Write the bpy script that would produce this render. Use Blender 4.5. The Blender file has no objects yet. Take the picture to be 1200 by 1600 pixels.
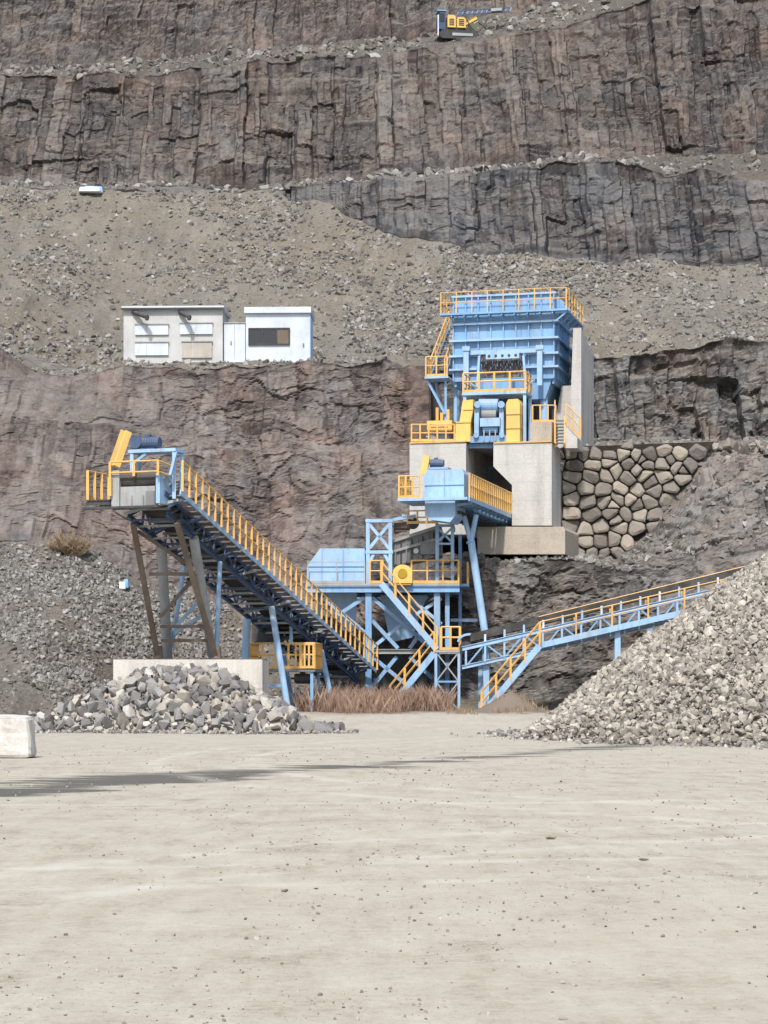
import bpy, bmesh, math, random
import numpy as np
from mathutils import Vector, Matrix

random.seed(7)
RNG = np.random.default_rng(11)
sc = bpy.context.scene
COL = sc.collection

# ------------------------------------------------------------------ camera, sky, sun, exposure
FOC = 3400.0            # focal length in photograph pixels (1200 wide)
CX, HY, EYE = 600.0, 1076.0, 1.6
cd = bpy.data.cameras.new('camera')
cam = bpy.data.objects.new('camera', cd)
COL.objects.link(cam)
cam.location = (0, 0, EYE)
cam.rotation_euler = (math.radians(90), 0, 0)
cd.sensor_fit = 'HORIZONTAL'
cd.sensor_width = 36.0
cd.lens = FOC / 1200.0 * 36.0
cd.shift_y = (HY - 800.0) / 1200.0
cd.clip_start = 0.5
cd.clip_end = 3000
sc.camera = cam

SUN = Vector((-0.12, -0.80, 0.98)).normalized()
world = bpy.data.worlds.new('World')
sc.world = world
world.use_nodes = True
wn = world.node_tree.nodes
wn.clear()
sky = wn.new('ShaderNodeTexSky')
sky.sky_type = 'NISHITA'
sky.sun_disc = False
sky.sun_elevation = math.asin(SUN.z)
sky.sun_rotation = math.atan2(SUN.x, SUN.y)
sky.dust_density = 2.0
bg = wn.new('ShaderNodeBackground')
bg.inputs[1].default_value = 0.15
wo = wn.new('ShaderNodeOutputWorld')
world.node_tree.links.new(sky.outputs[0], bg.inputs[0])
world.node_tree.links.new(bg.outputs[0], wo.inputs[0])

sl = bpy.data.lights.new('sun', 'SUN')
sl.energy = 3.4
sl.angle = math.radians(3.0)
sl.color = (1.0, 0.965, 0.92)
so = bpy.data.objects.new('sun', sl)
COL.objects.link(so)
so.rotation_euler = SUN.to_track_quat('Z', 'Y').to_euler()
so.location = (-60, -60, 120)

sc.view_settings.view_transform = 'Standard'
sc.view_settings.look = 'None'
sc.view_settings.gamma = 1
sc.view_settings.exposure = 0.35
sc.view_settings.use_curve_mapping = False

# ------------------------------------------------------------------ small helpers
Z = Vector((0, 0, 1))


def P(px, py, D):
    """point seen at a photograph pixel, D metres in front of the camera"""
    return Vector(((px - CX) / FOC * D, D, EYE + (HY - py) / FOC * D))


class MB:
    def __init__(s):
        s.v = []
        s.f = []

    def add(s, vs, fs):
        o = len(s.v)
        s.v += [tuple(v) for v in vs]
        s.f += [tuple(i + o for i in f) for f in fs]
        return s

    def hexa(s, p):
        return s.add(p, [(0, 3, 2, 1), (4, 5, 6, 7), (0, 1, 5, 4), (1, 2, 6, 5), (2, 3, 7, 6), (3, 0, 4, 7)])

    def bar(s, a, b, w=0.1, h=0.1, up=Z):
        a = Vector(a); b = Vector(b)
        d = (b - a).normalized()
        sd = d.cross(up)
        if sd.length < 1e-3:
            sd = d.cross(Vector((0, 1, 0)))
            if sd.length < 1e-3:
                sd = Vector((1, 0, 0))
        sd.normalize()
        u = sd.cross(d).normalized()
        x = sd * w / 2; y = u * h / 2
        return s.hexa([a - x - y, a + x - y, a + x + y, a - x + y, b - x - y, b + x - y, b + x + y, b - x + y])

    def ibeam(s, a, b, w=0.2, h=0.25, up=Z, t=0.03):
        a = Vector(a); b = Vector(b)
        d = (b - a).normalized()
        sd = d.cross(up)
        if sd.length < 1e-3:
            sd = Vector((1, 0, 0))
        sd.normalize()
        u = sd.cross(d).normalized()
        o = u * (h / 2 - t / 2)
        s.bar(a + o, b + o, w, t, up)
        s.bar(a - o, b - o, w, t, up)
        return s.bar(a, b, t, h - 2 * t, up)

    def tube(s, a, b, r=0.05, n=10, r2=None):
        a = Vector(a); b = Vector(b)
        r2 = r if r2 is None else r2
        d = (b - a).normalized()
        sd = d.cross(Z)
        if sd.length < 1e-3:
            sd = Vector((1, 0, 0))
        sd.normalize()
        u = sd.cross(d)
        vs = []
        for c, rr in ((a, r), (b, r2)):
            for i in range(n):
                t = 2 * math.pi * i / n
                vs.append(c + sd * math.cos(t) * rr + u * math.sin(t) * rr)
        fs = [(i, (i + 1) % n, n + (i + 1) % n, n + i) for i in range(n)]
        fs += [tuple(range(n - 1, -1, -1)), tuple(range(n, 2 * n))]
        return s.add(vs, fs)

    def prism(s, poly, vec):
        n = len(poly)
        poly = [Vector(p) for p in poly]
        vec = Vector(vec)
        vs = poly + [p + vec for p in poly]
        fs = [tuple(range(n)), tuple(range(2 * n - 1, n - 1, -1))]
        fs += [((i + 1) % n, i, n + i, n + (i + 1) % n) for i in range(n)]
        return s.add(vs, fs)

    def mesh(s, name, mat):
        me = bpy.data.meshes.new(name)
        me.from_pydata(s.v, [], s.f)
        bm = bmesh.new(); bm.from_mesh(me)
        bmesh.ops.recalc_face_normals(bm, faces=bm.faces)
        bm.to_mesh(me); bm.free()
        me.materials.append(mat)
        return me

    def build(s, name, mat, parent=None):
        return link(name, s.mesh(name, mat), parent)


def link(name, me, parent=None, loc=None):
    o = bpy.data.objects.new(name, me)
    COL.objects.link(o)
    if loc is not None:
        o.location = loc
    if parent is not None:
        o.parent = parent
        if parent.type == 'EMPTY':
            o.matrix_parent_inverse = Matrix.Translation(-Vector(parent.location))
    return o


def tag(o, label, cat, group=None):
    o['label'] = label
    o['category'] = cat
    if group:
        o['group'] = group
    return o


def thing(name, label, cat, loc, group=None):
    o = bpy.data.objects.new(name, None)
    COL.objects.link(o)
    o.location = loc
    o.empty_display_size = 0.3
    return tag(o, label, cat, group)


class Fr:
    """upright local frame: a = right, b = away from the viewer, z absolute; turned by ang degrees"""
    def __init__(s, o, ang=0.0):
        t = math.radians(ang)
        s.o = Vector((o[0], o[1], 0))
        s.r = Vector((math.cos(t), -math.sin(t), 0))
        s.k = Vector((math.sin(t), math.cos(t), 0))

    def __call__(s, a, b, z):
        return s.o + s.r * a + s.k * b + Z * z

    def loc(s, px, py, b):
        dx = (px - CX) / FOC
        D = (b + s.o.dot(s.k)) / (dx * s.k.x + s.k.y)
        w = Vector((dx * D, D, 0))
        return (w - s.o).dot(s.r), EYE + (HY - py) / FOC * D

    def pt(s, px, py, b):
        a, z = s.loc(px, py, b)
        return s(a, b, z)

    def box(s, mb, a0, a1, b0, b1, z0, z1):
        return mb.hexa([s(a0, b0, z0), s(a1, b0, z0), s(a1, b1, z0), s(a0, b1, z0),
                        s(a0, b0, z1), s(a1, b0, z1), s(a1, b1, z1), s(a0, b1, z1)])

    def bpx(s, mb, x0, y0, x1, y1, b0, b1):
        a0, z1 = s.loc(x0, y0, b0)
        a1, _ = s.loc(x1, y0, b0)
        _, z0 = s.loc((x0 + x1) / 2, y1, b0)
        _, z1 = s.loc((x0 + x1) / 2, y0, b0)
        return s.box(mb, a0, a1, b0, b1, z0, z1)

    def poly(s, mb, pts, b0, b1):
        return mb.prism([s.pt(x, y, b0) for x, y in pts], s.k * (b1 - b0))

    def lbar(s, mb, x0, y0, x1, y1, b, w=0.12, h=0.12):
        return mb.bar(s.pt(x0, y0, b), s.pt(x1, y1, b), w, h)


# ------------------------------------------------------------------ materials
def newmat(name):
    m = bpy.data.materials.new(name)
    m.use_nodes = True
    nt = m.node_tree
    b = nt.nodes['Principled BSDF']
    return m, nt, b


def nd(nt, typ, **kw):
    n = nt.nodes.new(typ)
    for k, v in kw.items():
        setattr(n, k, v)
    return n


def noise(nt, vec, scale, detail=6, rough=0.6, dim='3D'):
    n = nd(nt, 'ShaderNodeTexNoise')
    n.inputs['Scale'].default_value = scale
    n.inputs['Detail'].default_value = detail
    n.inputs['Roughness'].default_value = rough
    if vec is not None:
        nt.links.new(vec, n.inputs['Vector'])
    return n.outputs['Fac']


def ramp(nt, fac, stops):
    r = nd(nt, 'ShaderNodeValToRGB')
    e = r.color_ramp.elements
    while len(e) < len(stops):
        e.new(0.5)
    for el, (p, c) in zip(e, stops):
        el.position = p
        el.color = (c[0], c[1], c[2], 1)
    nt.links.new(fac, r.inputs[0])
    return r.outputs[0]


def mix(nt, fac, a, b, mode='MIX'):
    m = nd(nt, 'ShaderNodeMixRGB', blend_type=mode)
    for i, v in ((0, fac), (1, a), (2, b)):
        if isinstance(v, (int, float)):
            m.inputs[i].default_value = v
        elif isinstance(v, tuple):
            m.inputs[i].default_value = (v[0], v[1], v[2], 1)
        else:
            nt.links.new(v, m.inputs[i])
    return m.outputs[0]


def mth(nt, op, a, b=0.0, clamp=False):
    m = nd(nt, 'ShaderNodeMath', operation=op)
    m.use_clamp = clamp
    for i, v in ((0, a), (1, b)):
        if isinstance(v, (int, float)):
            m.inputs[i].default_value = v
        else:
            nt.links.new(v, m.inputs[i])
    return m.outputs[0]


def geo_pos(nt, scale=(1, 1, 1)):
    g = nd(nt, 'ShaderNodeNewGeometry')
    mp = nd(nt, 'ShaderNodeMapping')
    mp.inputs['Scale'].default_value = scale
    nt.links.new(g.outputs['Position'], mp.inputs['Vector'])
    return mp.outputs[0], g


def bump(nt, b, height, strength, dist):
    bp = nd(nt, 'ShaderNodeBump')
    bp.inputs['Strength'].default_value = strength
    bp.inputs['Distance'].default_value = dist
    nt.links.new(height, bp.inputs['Height'])
    nt.links.new(bp.outputs[0], b.inputs['Normal'])


def paint(name, col, rough=0.5, rust=0.25, dust=0.35, rustcol=(0.16, 0.07, 0.03)):
    m, nt, b = newmat(name)
    v, g = geo_pos(nt, (1, 1, 0.25))
    v2, _ = geo_pos(nt)
    n1 = noise(nt, v, 2.2, 8, 0.7)
    n2 = noise(nt, v2, 0.9, 4, 0.6)
    c = mix(nt, ramp(nt, n2, [(0.3, (0, 0, 0)), (0.75, (1, 1, 1))]), tuple(x * 0.82 for x in col), tuple(min(1, x * 1.12) for x in col))
    c = mix(nt, mth(nt, 'MULTIPLY', ramp(nt, n1, [(0.56, (0, 0, 0)), (0.72, (1, 1, 1))]), rust), c, rustcol)
    vg, _ = geo_pos(nt, (1, 1, 0.18))
    n3 = noise(nt, vg, 5.0, 8, 0.75)
    c = mix(nt, mth(nt, 'MULTIPLY', ramp(nt, n3, [(0.50, (0, 0, 0)), (0.66, (1, 1, 1))]), min(1.0, rust * 0.9)), c, mix(nt, 0.6, c, (0.11, 0.095, 0.08)))
    n4 = noise(nt, v2, 0.55, 6, 0.7)
    c = mix(nt, mth(nt, 'MULTIPLY', ramp(nt, n4, [(0.48, (0, 0, 0)), (0.64, (1, 1, 1))]), dust * 0.75), c, (0.40, 0.38, 0.34))
    nz = nd(nt, 'ShaderNodeSeparateXYZ')
    nt.links.new(g.outputs['Normal'], nz.inputs[0])
    up = mth(nt, 'MULTIPLY', mth(nt, 'MAXIMUM', nz.outputs[2], 0.0), dust, True)
    c = mix(nt, up, c, (0.42, 0.39, 0.33))
    c = mix(nt, mth(nt, 'MULTIPLY', n1, dust * 0.35), c, (0.42, 0.39, 0.33))
    nt.links.new(c, b.inputs['Base Color'])
    b.inputs['Roughness'].default_value = rough
    b.inputs['Specular IOR Level'].default_value = 0.35
    return m


M_BLUE = paint('blue_paint', (0.195, 0.405, 0.67), 0.5, 0.6, 0.4)
M_LBLUE = paint('pale_blue_paint', (0.315, 0.515, 0.745), 0.5, 0.5, 0.38)
M_NAVY = paint('dark_blue_paint', (0.035, 0.075, 0.16), 0.5, 0.2, 0.15)
M_YEL = paint('yellow_paint', (0.78, 0.43, 0.095), 0.5, 0.55, 0.36)
M_YGUARD = paint('yellow_guard_paint', (0.84, 0.53, 0.13), 0.5, 0.3, 0.2)
M_GREY = paint('grey_steel', (0.20, 0.205, 0.21), 0.6, 0.35, 0.3)
M_LGREY = paint('weathered_grey_paint', (0.34, 0.36, 0.36), 0.6, 0.5, 0.3)
M_DARK = paint('dark_steel', (0.035, 0.037, 0.042), 0.65, 0.4, 0.12)
M_RUST = paint('rusty_steel', (0.13, 0.095, 0.07), 0.75, 0.7, 0.25)
M_BELT = paint('rubber_belt', (0.028, 0.027, 0.026), 0.8, 0.0, 0.25)
M_WHITE = paint('white_cladding', (0.60, 0.66, 0.73), 0.5, 0.2, 0.2)
M_BEIGE = paint('beige_cladding', (0.52, 0.525, 0.515), 0.6, 0.15, 0.2)
M_TAN = paint('tan_board', (0.43, 0.40, 0.34), 0.7, 0.2, 0.1)
M_GOLD = paint('olive_yellow', (0.42, 0.27, 0.02), 0.5, 0.2, 0.1)
M_DULLY = paint('dull_yellow_paint', (0.74, 0.47, 0.10), 0.6, 0.4, 0.3)
M_OLIVE = paint('drab_green_paint', (0.08, 0.10, 0.05), 0.6, 0.3, 0.3)


def glass_dark():
    m, nt, b = newmat('window_glass')
    b.inputs['Base Color'].default_value = (0.03, 0.03, 0.032, 1)
    b.inputs['Roughness'].default_value = 0.08
    return m


M_GLASS = glass_dark()


def concrete(name, c0, c1, stain=0.5):
    m, nt, b = newmat(name)
    v, g = geo_pos(nt)
    vs, _ = geo_pos(nt, (1.3, 1.3, 0.12))
    n = noise(nt, v, 0.8, 8, 0.65)
    nf = noise(nt, v, 14, 4, 0.6)
    st = noise(nt, vs, 1.1, 6, 0.65)
    c = ramp(nt, n, [(0.25, c0), (0.75, c1)])
    c = mix(nt, mth(nt, 'MULTIPLY', ramp(nt, st, [(0.48, (0, 0, 0)), (0.72, (1, 1, 1))]), stain), c, (0.20, 0.18, 0.155))
    c = mix(nt, 0.18, c, ramp(nt, nf, [(0.3, (0.15, 0.14, 0.13)), (0.7, (0.75, 0.73, 0.70))]))
    # shuttering joints
    s = nd(nt, 'ShaderNodeSeparateXYZ')
    nt.links.new(g.outputs['Position'], s.inputs[0])
    fz = mth(nt, 'FRACT', mth(nt, 'DIVIDE', s.outputs[2], 0.9))
    jl = mth(nt, 'LESS_THAN', fz, 0.03)
    c = mix(nt, mth(nt, 'MULTIPLY', jl, 0.22), c, (0.22, 0.20, 0.18))
    nt.links.new(c, b.inputs['Base Color'])
    b.inputs['Roughness'].default_value = 0.9
    b.inputs['Specular IOR Level'].default_value = 0.2
    bump(nt, b, nf, 0.25, 0.02)
    return m


M_CONC = concrete('concrete', (0.43, 0.415, 0.38), (0.57, 0.555, 0.52), 0.6)
M_CONCD = concrete('stained_concrete', (0.34, 0.28, 0.21), (0.48, 0.42, 0.33), 0.45)
M_CONCB = concrete('pale_concrete', (0.52, 0.49, 0.43), (0.70, 0.67, 0.61), 0.45)

M_CONCW = concrete('weathered_block', (0.36, 0.32, 0.26), (0.80, 0.78, 0.74), 0.5)


def rock(name, dark, mid, light, dust, streak=True, dustamt=0.75, bs=0.45):
    """weathered rock: tone per block from the mesh, vertical streaks, dust lying on the ledges"""
    m, nt, b = newmat(name)
    v, g = geo_pos(nt)
    vs, _ = geo_pos(nt, (1.0, 1.0, 0.11) if streak else (1, 1, 0.6))
    a = nd(nt, 'ShaderNodeAttribute', attribute_name='tone')
    n1 = noise(nt, vs, 2.6 if streak else 1.6, 9, 0.75)
    n2 = noise(nt, v, 0.16, 4, 0.6)
    n3 = noise(nt, v, 4.5, 6, 0.7)
    f = mth(nt, 'ADD', mth(nt, 'MULTIPLY', a.outputs['Fac'], 0.40), mth(nt, 'MULTIPLY', n1, 0.95))
    f = mth(nt, 'SUBTRACT', f, 0.17)
    f = mth(nt, 'ADD', f, mth(nt, 'MULTIPLY', mth(nt, 'SUBTRACT', n2, 0.5), 0.55))
    f = mth(nt, 'ADD', f, mth(nt, 'MULTIPLY', mth(nt, 'SUBTRACT', n3, 0.5), 0.45))
    c = ramp(nt, f, [(0.26, dark), (0.52, mid), (0.84, light)])
    warm = noise(nt, vs, 0.55, 5, 0.6)
    c = mix(nt, ramp(nt, warm, [(0.46, (0, 0, 0)), (0.66, (0.7, 0.7, 0.7))]), c, mix(nt, 1.0, c, (1.12, 0.99, 0.86), 'MULTIPLY'))
    hue = noise(nt, v, 0.28, 4, 0.6)
    c = mix(nt, 1.0, c, ramp(nt, hue, [(0.38, (0.90, 0.98, 1.05)), (0.5, (1, 1, 1)), (0.62, (1.08, 0.97, 0.94))]), 'MULTIPLY')
    nz = nd(nt, 'ShaderNodeSeparateXYZ')
    nt.links.new(g.outputs['Normal'], nz.inputs[0])
    led = ramp(nt, nz.outputs[2], [(0.45, (0, 0, 0)), (0.85, (1, 1, 1))])
    c = mix(nt, mth(nt, 'MULTIPLY', led, mth(nt, 'MULTIPLY', mth(nt, 'ADD', n3, 0.25), dustamt), True), c, dust)
    nt.links.new(c, b.inputs['Base Color'])
    b.inputs['Roughness'].default_value = 0.92
    b.inputs['Specular IOR Level'].default_value = 0.15
    bump(nt, b, mth(nt, 'ADD', n3, n1), bs, 0.12)
    return m


M_ROCKU = rock('upper_cliff_rock', (0.022, 0.020, 0.021), (0.072, 0.062, 0.058), (0.175, 0.152, 0.132), (0.24, 0.218, 0.185), dustamt=0.6)
M_ROCKD = rock('dark_cliff_rock', (0.020, 0.020, 0.023), (0.058, 0.056, 0.057), (0.145, 0.136, 0.128), (0.25, 0.235, 0.21), dustamt=0.6)
M_ROCKL = rock('lower_face_rock', (0.042, 0.036, 0.035), (0.118, 0.100, 0.093), (0.225, 0.20, 0.182), (0.26, 0.235, 0.205), streak=False, dustamt=0.6)
M_ROCKB = rock('bluff_rock', (0.030, 0.028, 0.027), (0.098, 0.090, 0.084), (0.225, 0.208, 0.19), (0.28, 0.26, 0.23), dustamt=0.6)
M_ROCKG = rock('grey_slope_rock', (0.042, 0.039, 0.037), (0.115, 0.106, 0.098), (0.225, 0.21, 0.192), (0.26, 0.242, 0.215), streak=False, dustamt=0.6)


def soil(name, dark, mid, light, fine=3.0):
    m, nt, b = newmat(name)
    v, g = geo_pos(nt)
    vs, _ = geo_pos(nt, (1, 0.35, 0.35))
    n1 = noise(nt, v, 0.13, 5, 0.6)
    n2 = noise(nt, v, fine, 8, 0.75)
    n3 = noise(nt, vs, 0.6, 5, 0.65)
    f = mth(nt, 'ADD', mth(nt, 'MULTIPLY', n2, 0.6), mth(nt, 'MULTIPLY', n3, 0.4))
    c = ramp(nt, f, [(0.30, dark), (0.5, mid), (0.72, light)])
    c = mix(nt, ramp(nt, n1, [(0.42, (0, 0, 0)), (0.62, (0.6, 0.6, 0.6))]), c, mix(nt, 1.0, c, (1.08, 0.99, 0.88), 'MULTIPLY'))
    nt.links.new(c, b.inputs['Base Color'])
    b.inputs['Roughness'].default_value = 0.95
    b.inputs['Specular IOR Level'].default_value = 0.1
    bump(nt, b, n2, 0.9, 0.15)
    return m


M_TALUS = soil('talus_soil', (0.110, 0.100, 0.083), (0.200, 0.184, 0.154), (0.30, 0.280, 0.245), 5.5)
M_BENCH = soil('bench_rubble_soil', (0.06, 0.055, 0.05), (0.125, 0.113, 0.098), (0.21, 0.192, 0.168), 4.0)
M_SCREE = soil('scree_soil', (0.085, 0.076, 0.064), (0.165, 0.149, 0.127), (0.27, 0.25, 0.22), 4.2)


def stonemat(name, stops):
    m, nt, b = newmat(name)
    v, g = geo_pos(nt)
    a = nd(nt, 'ShaderNodeAttribute', attribute_name='tone')
    oi = nd(nt, 'ShaderNodeObjectInfo')
    t = mth(nt, 'FRACT', mth(nt, 'ADD', a.outputs['Fac'], oi.outputs['Random']))
    n = noise(nt, v, 5.0, 6, 0.7)
    f = mth(nt, 'ADD', mth(nt, 'MULTIPLY', t, 0.75), mth(nt, 'MULTIPLY', n, 0.30))
    c = ramp(nt, f, stops)
    nt.links.new(c, b.inputs['Base Color'])
    b.inputs['Roughness'].default_value = 0.9
    b.inputs['Specular IOR Level'].default_value = 0.2
    bump(nt, b, n, 0.5, 0.05)
    return m


M_STONE = stonemat('grey_rubble', [(0.05, (0.10, 0.097, 0.092)), (0.3, (0.18, 0.172, 0.162)), (0.55, (0.265, 0.258, 0.25)), (0.75, (0.36, 0.325, 0.27)), (0.97, (0.56, 0.54, 0.50))])
M_GRAVEL = stonemat('crushed_stone', [(0.05, (0.13, 0.117, 0.10)), (0.35, (0.25, 0.23, 0.195)), (0.6, (0.34, 0.312, 0.267)), (0.8, (0.42, 0.38, 0.315)), (0.97, (0.58, 0.54, 0.465))])
M_TSTONE = stonemat('talus_stone', [(0.05, (0.088, 0.083, 0.076)), (0.4, (0.175, 0.163, 0.146)), (0.7, (0.23, 0.217, 0.196)), (0.88, (0.32, 0.307, 0.285)), (1.0, (0.50, 0.49, 0.465))])
M_PEB = stonemat('ground_pebble', [(0.05, (0.12, 0.10, 0.075)), (0.5, (0.27, 0.24, 0.19)), (0.95, (0.45, 0.42, 0.36))])
M_MASON = stonemat('masonry_stone', [(0.05, (0.115, 0.10, 0.085)), (0.4, (0.19, 0.172, 0.15)), (0.7, (0.265, 0.235, 0.195)), (1.0, (0.37, 0.32, 0.255))])
M_MORTAR = soil('masonry_backing', (0.022, 0.019, 0.017), (0.045, 0.038, 0.033), (0.085, 0.073, 0.062), 4)


def groundmat():
    m, nt, b = newmat('quarry_floor')
    v, g = geo_pos(nt)
    n1 = noise(nt, v, 0.10, 5, 0.6)
    n2 = noise(nt, v, 0.9, 7, 0.7)
    n3 = noise(nt, v, 9.0, 8, 0.75)
    vt, _ = geo_pos(nt, (0.10, 1.0, 1))
    vd, _ = geo_pos(nt, (1.0, 0.2, 1))
    n4 = noise(nt, vd, 2.8, 6, 0.7)
    n5 = noise(nt, v, 38.0, 5, 0.7)
    f = mth(nt, 'ADD', mth(nt, 'MULTIPLY', n2, 0.30), mth(nt, 'MULTIPLY', n3, 0.26))
    f = mth(nt, 'ADD', f, mth(nt, 'ADD', mth(nt, 'MULTIPLY', n4, 0.26), mth(nt, 'MULTIPLY', n5, 0.18)))
    c = ramp(nt, f, [(0.40, (0.255, 0.223, 0.168)), (0.485, (0.40, 0.364, 0.287)), (0.58, (0.49, 0.456, 0.376))])
    c = mix(nt, ramp(nt, n1, [(0.40, (0, 0, 0)), (0.65, (0.5, 0.5, 0.5))]), c, (0.46, 0.42, 0.335))
    fleck = noise(nt, v, 24.0, 3, 0.6)
    c = mix(nt, mth(nt, 'MULTIPLY', ramp(nt, mth(nt, 'ADD', fleck, mth(nt, 'MULTIPLY', n2, 0.25)), [(0.78, (0, 0, 0)), (0.84, (1, 1, 1))]), 0.75), c, (0.17, 0.145, 0.11))
    # damp haul track: streaky wet band running across the yard
    s = nd(nt, 'ShaderNodeSeparateXYZ')
    nt.links.new(g.outputs['Position'], s.inputs[0])
    x, y = s.outputs[0], s.outputs[1]
    wob = mth(nt, 'MULTIPLY', mth(nt, 'SUBTRACT', noise(nt, v, 0.22, 4, 0.6), 0.5), 2.4)
    vw, _ = geo_pos(nt, (0.22, 1.0, 1))
    wetn = noise(nt, vw, 0.55, 8, 0.75)

    def band(k0, kx, half, soft):
        cen = mth(nt, 'ADD', mth(nt, 'MULTIPLY', x, kx), k0)
        d = mth(nt, 'ABSOLUTE', mth(nt, 'SUBTRACT', mth(nt, 'ADD', y, wob), cen))
        return mth(nt, 'DIVIDE', mth(nt, 'SUBTRACT', half, d), soft)
    wide = mth(nt, 'MAXIMUM', mth(nt, 'SUBTRACT', mth(nt, 'MULTIPLY', x, -0.32), 0.4), 0.0)
    wide = mth(nt, 'SUBTRACT', wide, mth(nt, 'MULTIPLY', mth(nt, 'MAXIMUM', mth(nt, 'SUBTRACT', x, 6.0), 0.0), 0.15))
    w1 = mth(nt, 'ADD', band(46.3, 2.1, 3.0, 2.4), mth(nt, 'MULTIPLY', wide, 0.75))
    w2 = band(60.5, 0.45, 0.1, 1.6)
    w2 = mth(nt, 'SUBTRACT', w2, mth(nt, 'MULTIPLY', mth(nt, 'ABSOLUTE', mth(nt, 'SUBTRACT', x, 4.2)), 0.35))
    w = mth(nt, 'MAXIMUM', w1, w2)
    w = mth(nt, 'ADD', w, mth(nt, 'MULTIPLY', mth(nt, 'SUBTRACT', wetn, 0.54), 8.0))
    w = ramp(nt, w, [(0.15, (0, 0, 0)), (0.75, (1, 1, 1))])
    c = mix(nt, mth(nt, 'MULTIPLY', w, 0.85), c, (0.075, 0.074, 0.070))
    # pale wheel tracks
    t1 = ramp(nt, mth(nt, 'ADD', band(30.5, 0.10, 0.35, 1.2), mth(nt, 'MULTIPLY', mth(nt, 'SUBTRACT', wetn, 0.5), 1.5)), [(0.0, (0, 0, 0)), (0.6, (1, 1, 1))])
    c = mix(nt, mth(nt, 'MULTIPLY', t1, 0.7), c, (0.58, 0.55, 0.47))
    # curved wheel ruts: rings round a turning point off to the right
    for (ox, oy, rad, hw) in ((14.0, 8.0, 18.6, 0.16), (14.0, 8.0, 20.5, 0.16), (-9.0, 60.0, 41.0, 0.14), (-9.0, 60.0, 43.0, 0.14), (30.0, 50.0, 33.0, 0.2), (30.0, 50.0, 35.1, 0.2)):
        dx = mth(nt, 'SUBTRACT', x, ox); dy = mth(nt, 'SUBTRACT', y, oy)
        rr = mth(nt, 'SQRT', mth(nt, 'ADD', mth(nt, 'MULTIPLY', dx, dx), mth(nt, 'MULTIPLY', dy, dy)))
        rr = mth(nt, 'ABSOLUTE', mth(nt, 'SUBTRACT', mth(nt, 'ADD', rr, mth(nt, 'MULTIPLY', wob, 0.25)), rad))
        tk = mth(nt, 'SUBTRACT', 1.0, mth(nt, 'DIVIDE', rr, hw * 2), True)
        tk = mth(nt, 'MULTIPLY', tk, ramp(nt, n2, [(0.40, (0, 0, 0)), (0.55, (1, 1, 1))]))
        c = mix(nt, mth(nt, 'MULTIPLY', tk, 0.55), c, (0.56, 0.53, 0.45))
    # yard far end a little greyer
    far = mth(nt, 'MULTIPLY', mth(nt, 'SUBTRACT', y, 45.0), 0.03, True)
    c = mix(nt, mth(nt, 'MULTIPLY', far, 0.35), c, (0.40, 0.375, 0.33))
    # brown soil under and behind the plant
    so_ = ramp(nt, mth(nt, 'ADD', mth(nt, 'MULTIPLY', mth(nt, 'SUBTRACT', y, 89.0), 0.22), mth(nt, 'MULTIPLY', mth(nt, 'SUBTRACT', n2, 0.5), 2.4)), [(0.2, (0, 0, 0)), (0.8, (1, 1, 1))])
    c = mix(nt, so_, c, (0.20, 0.165, 0.13))
    nt.links.new(c, b.inputs['Base Color'])
    b.inputs['Roughness'].default_value = 0.95
    b.inputs['Specular IOR Level'].default_value = 0.12
    h = mth(nt, 'ADD', mth(nt, 'ADD', mth(nt, 'MULTIPLY', n2, 1.2), mth(nt, 'ADD', mth(nt, 'MULTIPLY', n3, 0.5), mth(nt, 'MULTIPLY', n4, 0.8))), mth(nt, 'MULTIPLY', n5, 0.18))
    bump(nt, b, h, 0.4, 0.06)
    return m


M_GROUND = groundmat()


def plainmat(name, stops, scale=3.0):
    m, nt, b = newmat(name)
    v, g = geo_pos(nt)
    nt.links.new(ramp(nt, noise(nt, v, scale, 5, 0.6), stops), b.inputs['Base Color'])
    b.inputs['Roughness'].default_value = 0.85
    return m


M_GRASS = plainmat('dry_grass', [(0.3, (0.17, 0.10, 0.07)), (0.5, (0.29, 0.19, 0.135)), (0.7, (0.42, 0.32, 0.235))], 2.5)
M_TUFT = plainmat('straw', [(0.3, (0.20, 0.14, 0.085)), (0.7, (0.38, 0.29, 0.19))], 2.5)
M_WEED = plainmat('green_weed', [(0.3, (0.05, 0.07, 0.03)), (0.7, (0.11, 0.13, 0.06))], 2.5)
M_SHEET = plainmat('blue_sheet', [(0.35, (0.10, 0.28, 0.55)), (0.6, (0.30, 0.50, 0.70))], 2.5)
M_SHEETW = plainmat('white_sheet', [(0.3, (0.7, 0.73, 0.76)), (0.7, (0.85, 0.86, 0.86))], 2.5)


# ------------------------------------------------------------------ numpy noise
def h2(ix, iy, seed):
    h = (ix.astype(np.int64) * 374761393 + iy.astype(np.int64) * 668265263 + seed * 1442695041) & 0xFFFFFFFF
    h = ((h ^ (h >> 13)) * 1274126177) & 0xFFFFFFFF
    h = (h ^ (h >> 16)) & 0xFFFFFFFF
    h = (h * 2246822519) & 0xFFFFFFFF
    h = h ^ (h >> 15)
    return (h & 0xFFFFFF) / float(0xFFFFFF)


def vnoise(x, y, seed=0):
    ix = np.floor(x); iy = np.floor(y)
    fx = x - ix; fy = y - iy
    fx = fx * fx * (3 - 2 * fx); fy = fy * fy * (3 - 2 * fy)
    a = h2(ix, iy, seed); b = h2(ix + 1, iy, seed); c = h2(ix, iy + 1, seed); d = h2(ix + 1, iy + 1, seed)
    return (a * (1 - fx) + b * fx) * (1 - fy) + (c * (1 - fx) + d * fx) * fy


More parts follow.
